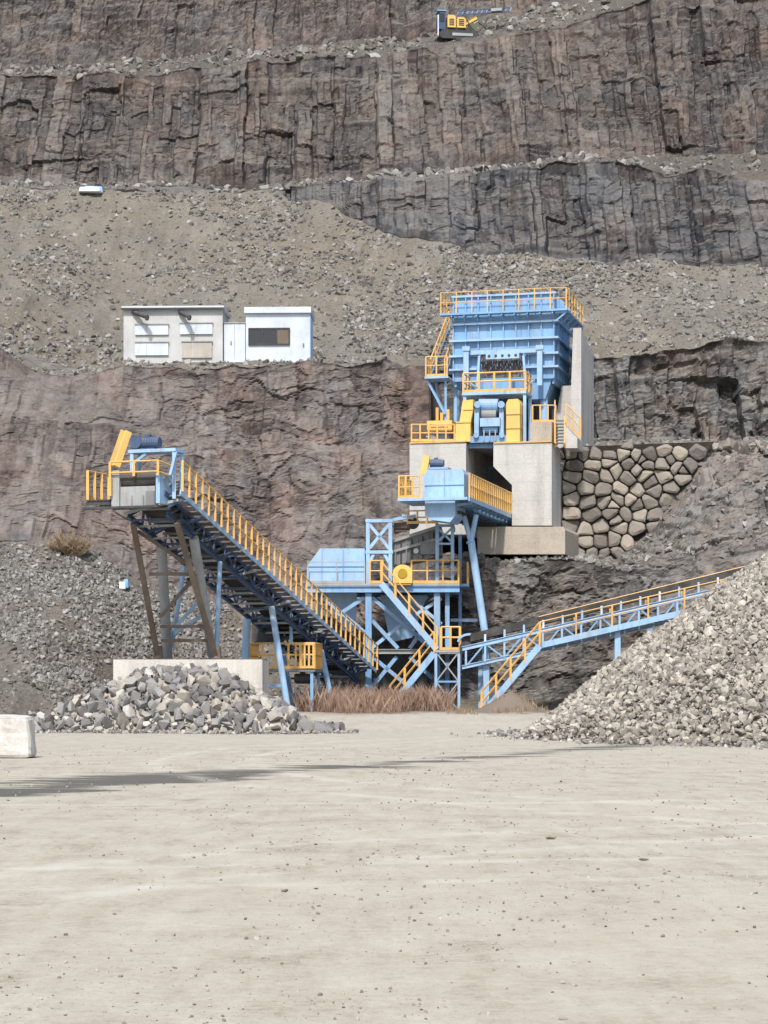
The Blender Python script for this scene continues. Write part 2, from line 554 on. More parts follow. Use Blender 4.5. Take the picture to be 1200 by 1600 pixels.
def fbm(x, y, seed=0, o=4, g=0.5):
    s = 0; a = 1; t = 0
    for i in range(o):
        s = s + a * vnoise(x * 2 ** i, y * 2 ** i, seed + i * 17)
        t += a; a *= g
    return s / t


def worley(u, v, seed):
    iu = np.floor(u); iv = np.floor(v)
    d1 = np.full(u.shape, 9e9); d2 = np.full(u.shape, 9e9)
    bi = np.zeros_like(u); bj = np.zeros_like(u); bu = np.zeros_like(u); bv = np.zeros_like(u)
    for i in (-1, 0, 1):
        for j in (-1, 0, 1):
            cu = iu + i; cv = iv + j
            du = u - (cu + 0.1 + 0.8 * h2(cu, cv, seed)); dv = v - (cv + 0.1 + 0.8 * h2(cu, cv, seed + 1))
            d = du * du + dv * dv
            n = d < d1
            d2 = np.where(n, d1, np.minimum(d2, d))
            d1 = np.where(n, d, d1)
            bi = np.where(n, cu, bi); bj = np.where(n, cv, bj); bu = np.where(n, du, bu); bv = np.where(n, dv, bv)
    return np.sqrt(d2) - np.sqrt(d1), h2(bi, bj, seed + 5), h2(bi, bj, seed + 6), h2(bi, bj, seed + 7), bu, bv


def blocks(x, z, cw, ch, amp, seed, tilt=0.5, crack=0.06, cd=0.5):
    e, a, b, c, du, dv = worley(x / cw, z / ch, seed)
    d = amp * ((a - 0.5) * 2 + tilt * (du * (b - 0.5) * 2 + dv * (c - 0.5) * 2))
    d = d - np.clip(1 - e / crack, 0, 1) * amp * cd
    return d, a


def colblocks(x, z, cw, ch, amp, seed, tilt=0.6, jw=0.05, cd=0.5):
    """upright joint columns, each broken into blocks at its own heights"""
    u = x / cw
    iu = np.floor(u)
    d1 = np.full(u.shape, 9e9); d2 = np.full(u.shape, 9e9)
    b = np.zeros_like(u); bu = np.zeros_like(u)
    for i in (-1, 0, 1):
        c = iu + i
        du = u - (c + 0.1 + 0.8 * h2(c, c * 0, seed))
        d = np.abs(du)
        n = d < d1
        d2 = np.where(n, d1, np.minimum(d2, d)); d1 = np.where(n, d, d1)
        b = np.where(n, c, b); bu = np.where(n, du, bu)
    v = z / (ch * (0.6 + 0.8 * h2(b, b * 0, seed + 3))) + 17 * h2(b, b * 0, seed + 4)
    iv = np.floor(v)
    fv = v - iv
    a1, a2, a3 = h2(b, iv, seed + 5), h2(b, iv, seed + 6), h2(b, iv, seed + 7)
    base = h2(b, b * 0, seed + 8)
    d = amp * ((0.6 * base + 0.4 * a1 - 0.5) * 2 + tilt * (bu * (a2 - 0.5) * 2 - (fv - 0.5) * (a3 - 0.25)))
    e = d2 - d1
    d = d - np.clip(1 - e / jw, 0, 1) * amp * cd
    return d, 0.4 * base + 0.6 * a1


def grid_mesh(name, V, mat, tone=None, kind='structure', smooth=False):
    """V: rows x cols x 3"""
    r, c = V.shape[:2]
    me = bpy.data.meshes.new(name)
    me.vertices.add(r * c)
    me.vertices.foreach_set('co', V.reshape(-1).astype(np.float32))
    i = np.arange((r - 1) * c).reshape(r - 1, c)[:, :-1].reshape(-1)
    q = np.stack([i, i + 1, i + c + 1, i + c], 1)
    nq = len(q)
    me.loops.add(nq * 4)
    me.loops.foreach_set('vertex_index', q.reshape(-1).astype(np.int32))
    me.polygons.add(nq)
    me.polygons.foreach_set('loop_start', (np.arange(nq) * 4).astype(np.int32))
    me.polygons.foreach_set('loop_total', np.full(nq, 4, np.int32))
    if tone is not None:
        at = me.attributes.new('tone', 'FLOAT', 'POINT')
        at.data.foreach_set('value', tone.reshape(-1).astype(np.float32))
    me.update(calc_edges=True)
    me.polygons.foreach_set('use_smooth', np.full(nq, smooth, bool))
    me.materials.append(mat)
    o = link(name, me)
    o['kind'] = kind
    return o


# ------------------------------------------------------------------ ground
def gz(x, y):
    """height of the quarry floor"""
    x = np.asarray(x, float); y = np.asarray(y, float)
    t = np.clip((y - 80) / 14, 0, 1)
    z = 0.62 * t * t * (3 - 2 * t)
    md = np.hypot((x - 5.6) / 1.7, (y - 97.0) / 2.2)
    z = z + 1.0 * np.clip(1 - md, 0, 1) ** 1.3
    und = (fbm(x * 0.25, y * 0.12, 3, 4) - 0.5) * 0.10
    return z + und * np.clip((y - 6) / 20, 0, 1)


ys = np.concatenate([np.linspace(-250, 2, 10), np.geomspace(4, 60, 150), np.linspace(60.4, 112, 130), np.array([125, 200, 400])])
xs = np.concatenate([np.linspace(-320, -36, 8), np.linspace(-34, 34, 200), np.linspace(36, 320, 8)])
GX, GY = np.meshgrid(xs, ys)
GZ = gz(GX, GY)
grid_mesh('ground', np.stack([GX, GY, GZ], 2), M_GROUND, smooth=True)

# ------------------------------------------------------------------ terrain: breaklines (pixel x, pixel y or ('z', height), distance)
def bl(*pts):
    out = []
    for px, py, D in pts:
        X = (px - CX) / FOC * D
        zz = py[1] if isinstance(py, tuple) else EYE + (HY - py) / FOC * D
        out.append((X, D, zz))
    out.sort()
    return np.array(out)


def zz(v):
    return ('z', v)


LINES = [
    bl((-400, zz(-.6), 84), (0, zz(-.5), 84), (110, zz(-.5), 87), (185, zz(-.2), 92), (260, zz(0), 97), (400, zz(.2), 101), (560, zz(.2), 104), (740, zz(.2), 103.2), (860, zz(.2), 102), (1000, zz(.2), 100), (1250, zz(-.2), 96), (1600, zz(-.2), 96)),
    bl((-400, 840, 104), (0, 848, 104), (130, 852, 105), (220, 900, 105.5), (400, 965, 106), (560, 965, 107), (740, 1092, 103.6), (860, 1092, 102.6), (1000, 1082, 101), (1250, 1060, 98), (1600, 1050, 98)),
    bl((-400, 740, 106.5), (0, 745, 106.5), (200, 770, 107.5), (400, 848, 109), (470, 852, 109), (565, 858, 109), (640, 870, 107.5), (740, 872, 104.8), (890, 872, 104.6), (960, 890, 104.6), (1060, 880, 104.5), (1250, 850, 104), (1600, 850, 104)),
    bl((-400, 640, 109), (0, 640, 109), (200, 670, 110.5), (400, 705, 112), (600, 705, 112.5), (672, 715, 112.5), (690, zz(8.2), 111), (760, zz(8.2), 111), (868, zz(8.2), 110.5), (893, 872, 109.4), (960, 872, 109.4), (1010, 830, 109.4), (1055, 770, 109.4), (1097, 715, 109.4), (1250, 706, 110), (1600, 706, 110)),
    bl((-400, 530, 111), (-60, 535, 111), (0, 545, 111.5), (60, 580, 112), (110, 592, 112.5), (190, 573, 114), (400, 571, 114.3), (600, 568, 115), (672, 572, 115), (690, zz(8.8), 116.8), (760, zz(8.8), 116.8), (868, zz(9), 116.5), (885, 697, 110.6), (1100, 694, 110.6), (1250, 697, 111.5), (1600, 697, 112)),
    bl((-400, 526, 112), (-60, 531, 112.5), (0, 541, 113), (60, 572, 114), (110, 580, 115), (190, zz(19.0), 115.8), (500, zz(19.0), 116), (672, zz(19.2), 117), (690, zz(14.6), 117.2), (868, zz(14.6), 117.2), (930, 690, 117.2), (1250, 690, 117.5), (1600, 690, 118)),
    bl((-400, 520, 116), (-60, 525, 116.5), (0, 535, 117), (60, 562, 118), (110, zz(19.1), 119), (190, zz(19.15), 120), (500, zz(19.15), 120), (672, zz(19.6), 119.5), (692, zz(19.8), 119), (868, zz(20.2), 119.4), (930, 556, 120.5), (1000, 553, 120.5), (1100, 540, 120.2), (1150, 530, 120), (1250, 538, 120), (1600, 545, 120)),
    bl((-400, 283, 150), (0, 287, 149), (200, 297, 148), (430, 300, 147), (510, 320, 144), (600, 370, 138), (700, 385, 136), (880, 402, 134), (1060, 415, 132.5), (1250, 418, 132.5), (1600, 418, 132)),
    bl((-400, 282, 150.6), (0, 286, 149.6), (200, 296, 148.6), (430, 297, 147.6), (510, 292, 146), (600, 284, 142), (760, 268, 140), (900, 252, 139), (1040, 268, 138), (1250, 275, 138), (1600, 275, 138)),
    bl((-400, 281, 152.5), (0, 284.5, 151.5), (200, 294, 150.5), (430, 294, 149.5), (600, 279, 148), (760, 262, 147), (900, 245, 147), (1040, 248, 148), (1250, 238, 149), (1600, 230, 149)),
    bl((-400, 110, 157.5), (0, 112, 157.5), (200, 116, 157.5), (300, 107, 156.5), (350, 100, 156.5), (600, 86, 156.5), (680, 72, 156), (780, 56, 156), (870, 42, 156), (950, 20, 156), (1000, 2, 156), (1250, -40, 157), (1600, -80, 157)),
    bl((-400, 104, 163), (0, 106, 163), (200, 99, 163), (300, 86, 164), (500, 70, 164), (640, 58, 165), (790, 26, 166), (900, 2, 166), (1000, -30, 166), (1250, -70, 166), (1600, -120, 166)),
    bl((-400, -260, 176), (300, -250, 177), (800, -270, 178), (1600, -300, 178)),
    bl((-400, -262, 176), (300, -252, 177), (800, -272, 178), (1600, -302, 178)) + np.array([0, 90, 4]),
]
#          L0-1 L1-2 L2-3 L3-4 L4-5 L5-6 L6-T1 T1-C1 C1-2 C2-3 C3-4 C4-5 C5-6
NROWS = [130, 90, 80, 90, 24, 60, 190, 80, 40, 120, 44, 120, 6]
ROCKY = [0.25, 1.0, 0.9, 1.0, 0.12, 1.0, 0.0, 1.0, 0.15, 1.0, 0.25, 1.0, 0.2]
COLUMN = [0.2, 0.3, 0.2, 0.25, 0.2, 0.85, 0.2, 1.0, 0.6, 1.0, 0.6, 0.8, 0.5]
cols = np.concatenate([np.linspace(-95, -37, 30), np.linspace(-36.5, 36.5, 640), np.linspace(37, 95, 30)])
NC = len(cols)
rag = []
for k, L in enumerate(LINES):
    y = np.interp(cols, L[:, 0], L[:, 1]); z = np.interp(cols, L[:, 0], L[:, 2])
    if k >= 1:
        am = 0.5 if k < 7 else 0.8
        w = np.ones(NC)
        if k in (3, 4, 5, 6):
            w = np.where((cols > 1.2) & (cols < 17.5), 0.1, 1.0)
        y = y + (fbm(cols * 0.35, cols * 0 + k, 40 + k, 4) - 0.5) * 2 * am * w
        z = z + (fbm(cols * 0.5, cols * 0 + k, 80 + k, 4) - 0.5) * am * w
    rag.append((y, z))
rowsY, rowsZ, rocky, colm, brow = [], [], [], [], []
bounds = [0]
for k in range(len(LINES) - 1):
    n = NROWS[k]
    y0, z0 = rag[k]; y1, z1 = rag[k + 1]
    for i in range(n):
        t = i / n
        if k == 6:      # talus a little concave
            tz = t - 0.05 * math.sin(math.pi * t)
        else:
            tz = t
        rowsY.append(y0 + (y1 - y0) * t); rowsZ.append(z0 + (z1 - z0) * tz)
        e = min(1, min(t, 1 - t) * 6 + 0.35)
        rocky.append(ROCKY[k] * e + 0.0); colm.append(COLUMN[k])
        brow.append(k)
    bounds.append(len(rowsY))
rowsY.append(rag[-1][0]); rowsZ.append(rag[-1][1]); rocky.append(0.2); colm.append(0.5); brow.append(len(LINES) - 2)
TY = np.array(rowsY); TZ = np.array(rowsZ)
TX = np.repeat(cols[None, :], len(TY), 0).copy()
RK = np.repeat(np.array(rocky)[:, None], NC, 1)
CM = np.repeat(np.array(colm)[:, None], NC, 1)
BR = np.repeat(np.array(brow)[:, None], NC, 1)
CM = np.where((BR >= 1) & (BR <= 3) & (TX < 3), 0.55, CM)
CM = np.where((BR >= 1) & (BR <= 3), CM + 0.35 * np.clip((-12.5 - TX) / 2.5, 0, 1), CM)
# steepness of the ground itself also makes rock
dY = np.gradient(TY, axis=0); dZ = np.gradient(TZ, axis=0)
ln = np.sqrt(dY ** 2 + dZ ** 2) + 1e-6
steep = np.clip((dZ / ln - 0.55) / 0.3, 0, 1)
RK = RK * (0.15 + 0.85 * steep)
RK = np.where((BR == 2) & (TX > 9.4), np.maximum(RK, 0.85), RK)
RK = np.where((BR == 5) & (TX > 9.4), RK * 1.7, RK)
# keep the ground calm under the built things (pier, masonry, cabins)
calm = np.ones_like(TX)
inx = np.clip((TX - 1.0) / 0.6, 0, 1) * np.clip((17.8 - TX) / 1.0, 0, 1)
iny = np.clip((TY - np.where(TX > 9.4, 108.2, 105.6)) / 0.8, 0, 1) * np.clip((np.where(TX > 9.4, 112.5, 118.4) - TY) / 0.6, 0, 1)
calm = calm * (1 - 0.92 * inx * iny)
cabx = np.clip((TX + 15.5) / 1.0, 0, 1) * np.clip((-2.6 - TX) / 1.0, 0, 1)
caby = np.clip((TY - 114.6) / 0.4, 0, 1) * np.clip((121 - TY) / 1.0, 0, 1)
calm = calm * (1 - 0.95 * cabx * caby)
wx = TX + (fbm(TX * 0.6, TZ * 0.4, 5, 3) - 0.5) * (1.4 - 1.15 * CM)
wz = TZ + (fbm(TX * 0.5, TZ * 0.6, 9, 3) - 0.5) * 1.6
big = (fbm(TX * 0.11, TZ * 0.05 + BR * 3.1, 21, 4) - 0.5) * 3.4
lean = TZ * 0.05 * (fbm(TX * 0.05, TZ * 0.02, 15, 2) - 0.5)
c0, t0 = colblocks(wx + lean, wz, 3.2, 9.0, 0.36, 30, 1.2, 0.01, 0.2)
c1, t1 = colblocks(wx + lean, wz, 1.15, 3.2, 0.26, 31, 1.1, 0.04, 0.4)
c2, t2 = colblocks(wx + lean * 1.1, wz, 0.46, 1.7, 0.15, 32, 1.1, 0.08, 0.4)
c3, t3 = blocks(wx + 3, wz + 1, 0.5, 0.5, 0.045, 33, 1.2, 0.05, 0.2)
k1, u1 = blocks(wx, wz, 1.7, 1.25, 0.34, 41, 0.9, 0.06, 0.3)
k2, u2 = blocks(wx + 5, wz + 2, 0.75, 0.5, 0.22, 42, 1.0, 0.06, 0.3)
k3, u3 = blocks(wx + 1, wz + 8, 0.33, 0.24, 0.11, 43, 1.0, 0.06, 0.3)
colu = c0 + c1 + c2 + c3
chun = k1 + k2 + k3
ledge = np.clip(fbm(TX * 0.14, TZ * 0.9, 51, 3) - 0.55, 0, 1) * 2.2
LOW = (BR >= 1) & (BR <= 3)
disp = (CM * colu * np.where(LOW, 0.8, 1.0) + (1 - CM) * chun * np.where(LOW, 0.75, 1.0) + big * np.where(LOW, 0.35, 0.6) + ledge * CM * 0.35) * RK
TONE = CM * (0.22 * t0 + 0.30 * t1 + 0.33 * t2 + 0.15 * t3) + (1 - CM) * (0.35 * u1 + 0.40 * u2 + 0.25 * u3)
TONE = np.clip(0.5 + (TONE - 0.5) * 2.1, 0, 1)
soft = (fbm(TX * 0.5, TY * 0.4, 61, 5, 0.6) - 0.5) * 0.7 * np.clip(1 - RK, 0, 1)
ny = -dZ / ln; nz = np.abs(dY) / ln
FY = TY + (ny * disp) * calm
FZ = TZ + (nz * disp * 0.6 + soft) * calm
FX = TX + (fbm(TX * 1.1, TZ * 0.8, 71, 3) - 0.5) * 0.35 * RK * calm
TV = np.stack([FX, FY, FZ], 2)


def terr(name, k0, k1, mat):
    r0, r1 = bounds[k0], bounds[k1]
    if k1 == len(LINES) - 1:
        r1 = len(TY) - 1
    return grid_mesh(name, TV[r0:r1 + 1], mat, TONE[r0:r1 + 1])


terr('scree_slope', 0, 1, M_SCREE)
lrf = terr('lower_rock_face', 1, 4, M_ROCKL)
lrf.data.materials.append(M_ROCKG)
_x = (TX[bounds[1]:bounds[4], :-1] + (fbm(TX, TZ, 95, 3) - 0.5)[bounds[1]:bounds[4], :-1] * 3 > 3.5).astype(np.int32)
lrf.data.polygons.foreach_set('material_index', _x.reshape(-1))
terr('cabin_bench', 4, 5, M_TALUS)
terr('rock_bluff', 5, 6, M_ROCKB)
terr('talus_slope', 6, 7, M_TALUS)
terr('dark_cliff', 7, 8, M_ROCKD)
terr('upper_bench', 8, 9, M_BENCH)
terr('upper_cliff', 9, 10, M_ROCKU)
terr('high_bench', 10, 11, M_BENCH)
terr('topmost_cliff', 11, 13, M_ROCKU)


def terrain_z(x, y, k0=0, k1=13):
    """highest terrain point near x, y inside a band"""
    r0, r1 = bounds[k0], bounds[k1]
    c = int(np.argmin(np.abs(cols - x)))
    yy = TV[r0:r1, c, 1]
    i = int(np.argmin(np.abs(yy - y)))
    return float(TV[r0 + i, c, 2])


# ------------------------------------------------------------------ stones
def hull_rock(seed, n=14, flat=0.72):
    r = random.Random(seed)
    bm = bmesh.new()
    for i in range(n):
        v = Vector((r.gauss(0, 1), r.gauss(0, 1), r.gauss(0, 1))).normalized() * r.uniform(0.8, 1.1)
        bm.verts.new((v.x * r.uniform(0.85, 1.1), v.y * 0.85, v.z * flat))
    res = bmesh.ops.convex_hull(bm, input=bm.verts)
    bmesh.ops.delete(bm, geom=[v for v in bm.verts if not v.link_faces], context='VERTS')
    bmesh.ops.recalc_face_normals(bm, faces=bm.faces)
    bm.verts.index_update()
    V = np.array([v.co[:] for v in bm.verts]); F = np.array([[v.index for v in f.verts] for f in bm.faces])
    bm.free()
    return V, F


ROCKS = [hull_rock(100 + i, 11 + i % 6, (0.45, 0.6, 0.75)[i % 3]) for i in range(14)]


def rot_matrices(n, rng):
    q = rng.normal(size=(n, 4)); q /= np.linalg.norm(q, axis=1)[:, None]
    w, x, y, z = q.T
    return np.stack([np.stack([1 - 2 * (y * y + z * z), 2 * (x * y - z * w), 2 * (x * z + y * w)], 1),
                     np.stack([2 * (x * y + z * w), 1 - 2 * (x * x + z * z), 2 * (y * z - x * w)], 1),
                     np.stack([2 * (x * z - y * w), 2 * (y * z + x * w), 1 - 2 * (x * x + y * y)], 1)], 1)


def stone_cloud(name, pos, size, mat, parent=None, seed=1):
    rng = np.random.default_rng(seed)
    n = len(pos)
    R = rot_matrices(n, rng)
    which = rng.integers(0, len(ROCKS), n)
    tone = rng.random(n)
    VV, FF, TT = [], [], []
    off = 0
    for k, (V, F) in enumerate(ROCKS):
        idx = np.where(which == k)[0]
        if not len(idx):
            continue
        W = np.einsum('nij,vj->nvi', R[idx], V) * size[idx, None, None] + pos[idx, None, :]
        nv = V.shape[0]
        VV.append(W.reshape(-1, 3))
        FF.append((F[None] + (np.arange(len(idx)) * nv)[:, None, None] + off).reshape(-1, 3))
        TT.append(np.repeat(tone[idx], nv))
        off += nv * len(idx)
    VV = np.concatenate(VV); FF = np.concatenate(FF); TT = np.concatenate(TT)
    me = bpy.data.meshes.new(name)
    me.vertices.add(len(VV)); me.vertices.foreach_set('co', VV.reshape(-1).astype(np.float32))
    me.loops.add(len(FF) * 3); me.loops.foreach_set('vertex_index', FF.reshape(-1).astype(np.int32))
    me.polygons.add(len(FF))
    me.polygons.foreach_set('loop_start', (np.arange(len(FF)) * 3).astype(np.int32))
    me.polygons.foreach_set('loop_total', np.full(len(FF), 3, np.int32))
    at = me.attributes.new('tone', 'FLOAT', 'POINT')
    at.data.foreach_set('value', TT.astype(np.float32))
    me.update(calc_edges=True)
    me.polygons.foreach_set('use_smooth', np.zeros(len(FF), bool))
    me.materials.append(mat)
    o = link(name, me, parent)
    o['kind'] = 'stuff'
    return o


ROCK_ME = {}


def rock_mesh(k, mat):
    if (k, mat.name) not in ROCK_ME:
        V, F = ROCKS[k]
        me = bpy.data.meshes.new('stone')
        me.from_pydata(V.tolist(), [], F.tolist())
        me.materials.append(mat)
        ROCK_ME[(k, mat.name)] = me
    return ROCK_ME[(k, mat.name)]


def stone_objs(pos, size, mat, parent, seed=2):
    r = random.Random(seed)
    for p, s in zip(pos, size):
        o = link('stone', rock_mesh(r.randrange(len(ROCKS)), mat), parent, Vector(p))
        o.rotation_euler = (r.uniform(0, 6.28), r.uniform(0, 6.28), r.uniform(0, 6.28))
        o.scale = (s * r.uniform(0.85, 1.2), s * r.uniform(0.85, 1.2), s * r.uniform(0.8, 1.1))


def scatter_band(k0, k1, n, smin, smax, name, mat, seed, xr=(-34, 34), dens=None, power=3.0, sink=0.3):
    """stones lying on a band of the terrain"""
    rng = np.random.default_rng(seed)
    r0, r1 = bounds[k0], bounds[k1]
    out, sz = [], []
    ci = np.where((cols > xr[0]) & (cols < xr[1]))[0]
    rr = rng.uniform(r0, r1 - 1.001, n * 3); cc = rng.choice(ci, n * 3)
    r = rr.astype(int)
    p = TV[r, cc] * (1 - (rr - r))[:, None] + TV[r + 1, cc] * (rr - r)[:, None]
    if dens is not None:
        keep = rng.random(len(p)) < dens(p)
        p = p[keep]
    p = p[:n]
    s = smin + (smax - smin) * rng.random(len(p)) ** power
    p[:, 0] += rng.uniform(-.06, .06, len(p))
    p[:, 2] += s * (0.5 - sink)
    return stone_cloud(name, p, s, mat, None, seed)


scatter_band(6, 7, 34000, 0.035, 0.27, 'talus_stones', M_TSTONE, 5, dens=lambda p: 0.25 + 0.75 * (fbm(p[:, 0] * 0.25, p[:, 1] * 0.2, 91, 3) > 0.5), power=4)
scatter_band(0, 1, 26000, 0.03, 0.20, 'scree_stones', M_TSTONE, 6, xr=(-19, 3), dens=lambda p: np.where(p[:, 0] < -8, 1.0, 0.3) * np.clip((fbm(p[:, 0] * 0.35, p[:, 1] * 0.25, 97, 4) - 0.40) * 6, 0.12, 1), power=3.5)
scatter_band(2, 3, 3200, 0.05, 0.30, 'slope_rubble', M_TSTONE, 7, xr=(3.5, 24), dens=lambda p: np.where((p[:, 1] > 105.8) & (p[:, 0] < 9.3), 0.0, np.where(p[:, 0] > 11, 0.14, 0.8)), power=4)
scatter_band(10, 11, 1800, 0.08, 0.5, 'bench_rubble', M_TSTONE, 8, power=4)
scatter_band(8, 9, 1200, 0.10, 0.5, 'ledge_rubble', M_TSTONE, 9, power=4)
scatter_band(4, 5, 1500, 0.04, 0.26, 'bench_edge_stones', M_TSTONE, 10, dens=lambda p: np.where((p[:, 0] > 0.4) & (p[:, 0] < 9.4), 0.0, 1.0), power=3)

# ------------------------------------------------------------------ right-hand stone heap
def heap_right(x, y):
    d = np.hypot(x - 25.3, (y - 73.0) * 1.0)
    w = (fbm(x * 0.22, y * 0.22, 131, 3) - 0.5) * 2.4
    h = (21.0 + w - d) * 0.675
    return np.where(h < 0.5, np.where(h > -0.5, (h + 0.5) ** 2 / 2.0, 0), h) - 0.05


hx = np.linspace(1, 32, 120); hy = np.linspace(48, 98, 180)
HX, HYY = np.meshgrid(hx, hy)
HH = heap_right(HX, HYY)
heap = thing('stone_heap', 'tall heap of crushed stone at the right edge of the yard', 'stone heap', (24, 73, 0))
core = grid_mesh('heap_core', np.stack([HX, HYY, HH - 0.06], 2), M_GRAVEL, RNG.random(HH.shape) * 0.3, 'stuff')
core.parent = heap; core.matrix_parent_inverse = Matrix.Translation(-heap.location)
rng = np.random.default_rng(77)
N = 170000
qx = rng.uniform(2, 19, N); qy = rng.uniform(49, 97, N)
qh = heap_right(qx, qy)
ok = (qh > 0.04) & (qx < qy * 0.195 + 1.0)
ok &= rng.random(N) < np.where(qh < 0.35, 0.35, 1.0)
qx, qy, qh = qx[ok][:36000], qy[ok][:36000], qh[ok][:36000]
qs = 0.045 + 0.15 * rng.random(len(qx)) ** 2.6
pos = np.stack([qx, qy, qh + qs * 0.25 + rng.uniform(0, 0.08, len(qx))], 1)
pos[:, 2] += gz(qx, qy) * (qh < 1.0)
vis = (np.abs(qx / qy * FOC) < 600) & (qy < 70)
rank = np.argsort(-(qs / qy) * vis)
near = rank[:300]; rest = np.setdiff1d(np.arange(len(qx)), near)
stone_cloud('small_stones', pos[rest], qs[rest], M_GRAVEL, heap, 21)
stone_objs(pos[near], qs[near], M_GRAVEL, heap, 22)

# ------------------------------------------------------------------ left rubble heap
def heap_left(x, y):
    cx = -7.55
    ax = np.abs(x - cx)
    top = 2.15 * np.clip((1 - np.where(x < cx, ax / 5.4, ax / 5.0)) * 1.3, 0, 1) ** 0.95
    fr = (y - 77.9) * 0.74
    bk = (88.0 - y) * 0.6
    return np.minimum(np.minimum(top, fr), bk) + (fbm(x * 0.8, y * 0.8, 141, 3) - 0.5) * 0.35


rub = thing('rubble_heap', 'heap of broken grey boulders piled against the pale concrete footing', 'rubble heap', (-7.5, 80, 0))
rng = np.random.default_rng(88)
N = 12000
qx = rng.uniform(-13.6, -1.6, N); qy = rng.uniform(77.7, 82.2, N)
qh = heap_left(qx, qy)
inblk = (qx > -10.45) & (qx < -4.4) & (qy > 81.75)
keep = (qh > 0.02) & ~inblk & (qh + 0.2 > 0)
qx, qy, qh = qx[keep], qy[keep], qh[keep]
sel = []
qs = 0.07 + 0.27 * rng.random(len(qx)) ** 3.0
for i in np.argsort(-qs):
    if len(sel) >= 1500:
        break
    okk = True
    for j in sel:
        if (qx[i] - qx[j]) ** 2 + (qy[i] - qy[j]) ** 2 + (qh[i] - qh[j]) ** 2 < ((qs[i] + qs[j]) * 0.55) ** 2:
            okk = False; break
    if okk:
        sel.append(i)
sel = np.array(sel)
pos = np.stack([qx[sel], qy[sel], qh[sel] + qs[sel] * 0.35], 1)
pos[:, 1] = np.minimum(pos[:, 1], np.where((qx[sel] > -10.7) & (qx[sel] < -4.2), 82.0 - qs[sel] * 0.8, 99))
siz = qs[sel]
stone_objs(pos[:300], siz[:300], M_STONE, rub, 31)
stone_cloud('small_stones', pos[300:], siz[300:], M_STONE, rub, 32)
hx = np.linspace(-13.6, -1.4, 70); hy = np.linspace(77.6, 81.9, 40)
HX, HYY = np.meshgrid(hx, hy)
co = grid_mesh('heap_core', np.stack([HX, HYY, heap_left(HX, HYY) - 0.12], 2), M_STONE, RNG.random(HX.shape) * 0.15, 'stuff')
co.parent = rub; co.matrix_parent_inverse = Matrix.Translation(-rub.location)
# stray stones along the foot of both heaps
rng = np.random.default_rng(89)
n = 3400
qx = rng.uniform(-13.8, -1.0, 1400); qy = 77.9 - np.abs(rng.normal(0, .55, 1400)) + rng.uniform(0, .8, 1400)
ang = rng.uniform(math.pi * .85, math.pi * 1.45, 2000); rad_ = 20.2 + np.abs(rng.normal(0, .9, 2000))
qx = np.concatenate([qx, 25.3 + rad_ * np.cos(ang)]); qy = np.concatenate([qy, 73 + rad_ * np.sin(ang)])
qs = 0.02 + 0.13 * rng.random(n) ** 4
stone_cloud('stray_stones', np.stack([qx, qy, gz(qx, qy) + qs * 0.3], 1), qs, M_STONE, None, 33)

# ------------------------------------------------------------------ yard pebbles and clods
rng = np.random.default_rng(99)
n = 14000
d = np.exp(rng.uniform(math.log(8.5), math.log(60), n)); x = rng.uniform(-0.2, 0.2, n) * d
kp = rng.random(n) < np.clip((fbm(x * 0.7, d * 0.5, 411, 3) - 0.38) * 5, 0.06, 1)
d, x = d[kp], x[kp]
n = len(d)
s = (0.0025 + 0.016 * rng.random(n) ** 6) * (0.7 + d / 34)
stone_cloud('pebbles', np.stack([x, d, gz(x, d) + s * 0.25], 1), s, M_PEB, None, 41)
for (px, py, rad, lab) in ((446, 1393, .028, 'brown clod of earth left of a pair in the near yard'),
                           (484, 1351, .028, 'dark splayed clod highest of the cluster in the near yard'),
                           (494, 1389, .022, 'small brown clod between two others in the near yard'),
                           (860, 1311, .055, 'pale flat stone lying right of the middle of the yard'),
                           (1006, 1344, .04, 'dark round stone alone in the right of the yard'),
                           (455, 1318, .03, 'small dark stone above the cluster of clods in the yard'),
                           (880, 1593, .02, 'round brown stone at the bottom edge of the picture'),
                           (897, 1540, .02, 'brown stone nearest above the one at the bottom edge'),
                           (1026, 1411, .028, 'small olive brown stone in the lower right yard')):
    D = EYE * FOC / (py - HY)
    p = P(px, py, D)
    k = random.randrange(14)
    o = link('loose_stone', rock_mesh(k, M_PEB), None, (p.x, p.y, float(gz(p.x, p.y)) + rad * 0.35))
    o.scale = (rad * 1.4, rad, rad * 0.8)
    tag(o, lab, 'stone', 'loose stones on the yard')

# ------------------------------------------------------------------ shared builders
POSTS = {}


def post_mesh(h, mat, w=0.075):
    key = (round(h, 2), mat.name, w)
    if key not in POSTS:
        mb = MB(); mb.bar((0, 0, 0), (0, 0, h), w, w)
        POSTS[key] = mb.mesh('post', mat)
    return POSTS[key]


def railing(parent, pts, h=1.1, mat=None, step=1.0, mids=(0.55,), r=0.035, toe=True, w=0.075, name='railing'):
    mat = mat or M_YEL
    mb = MB()
    spots = []
    for a, b in zip(pts[:-1], pts[1:]):
        a = Vector(a); b = Vector(b)
        for k in (1.0,) + tuple(mids):
            mb.tube(a + Z * h * k, b + Z * h * k, r, 6)
        if toe:
            mb.bar(a + Z * 0.07, b + Z * 0.07, 0.02, 0.12)
        n = max(1, round((b - a).length / step))
        for i in range(n + 1):
            p = a.lerp(b, i / n)
            if not any((p - q).length < 0.2 for q in spots):
                spots.append(p)
    o = mb.build(name, mat, parent)
    me = post_mesh(h, mat, w)
    for p in spots:
        link('post', me, o, p)
    return o


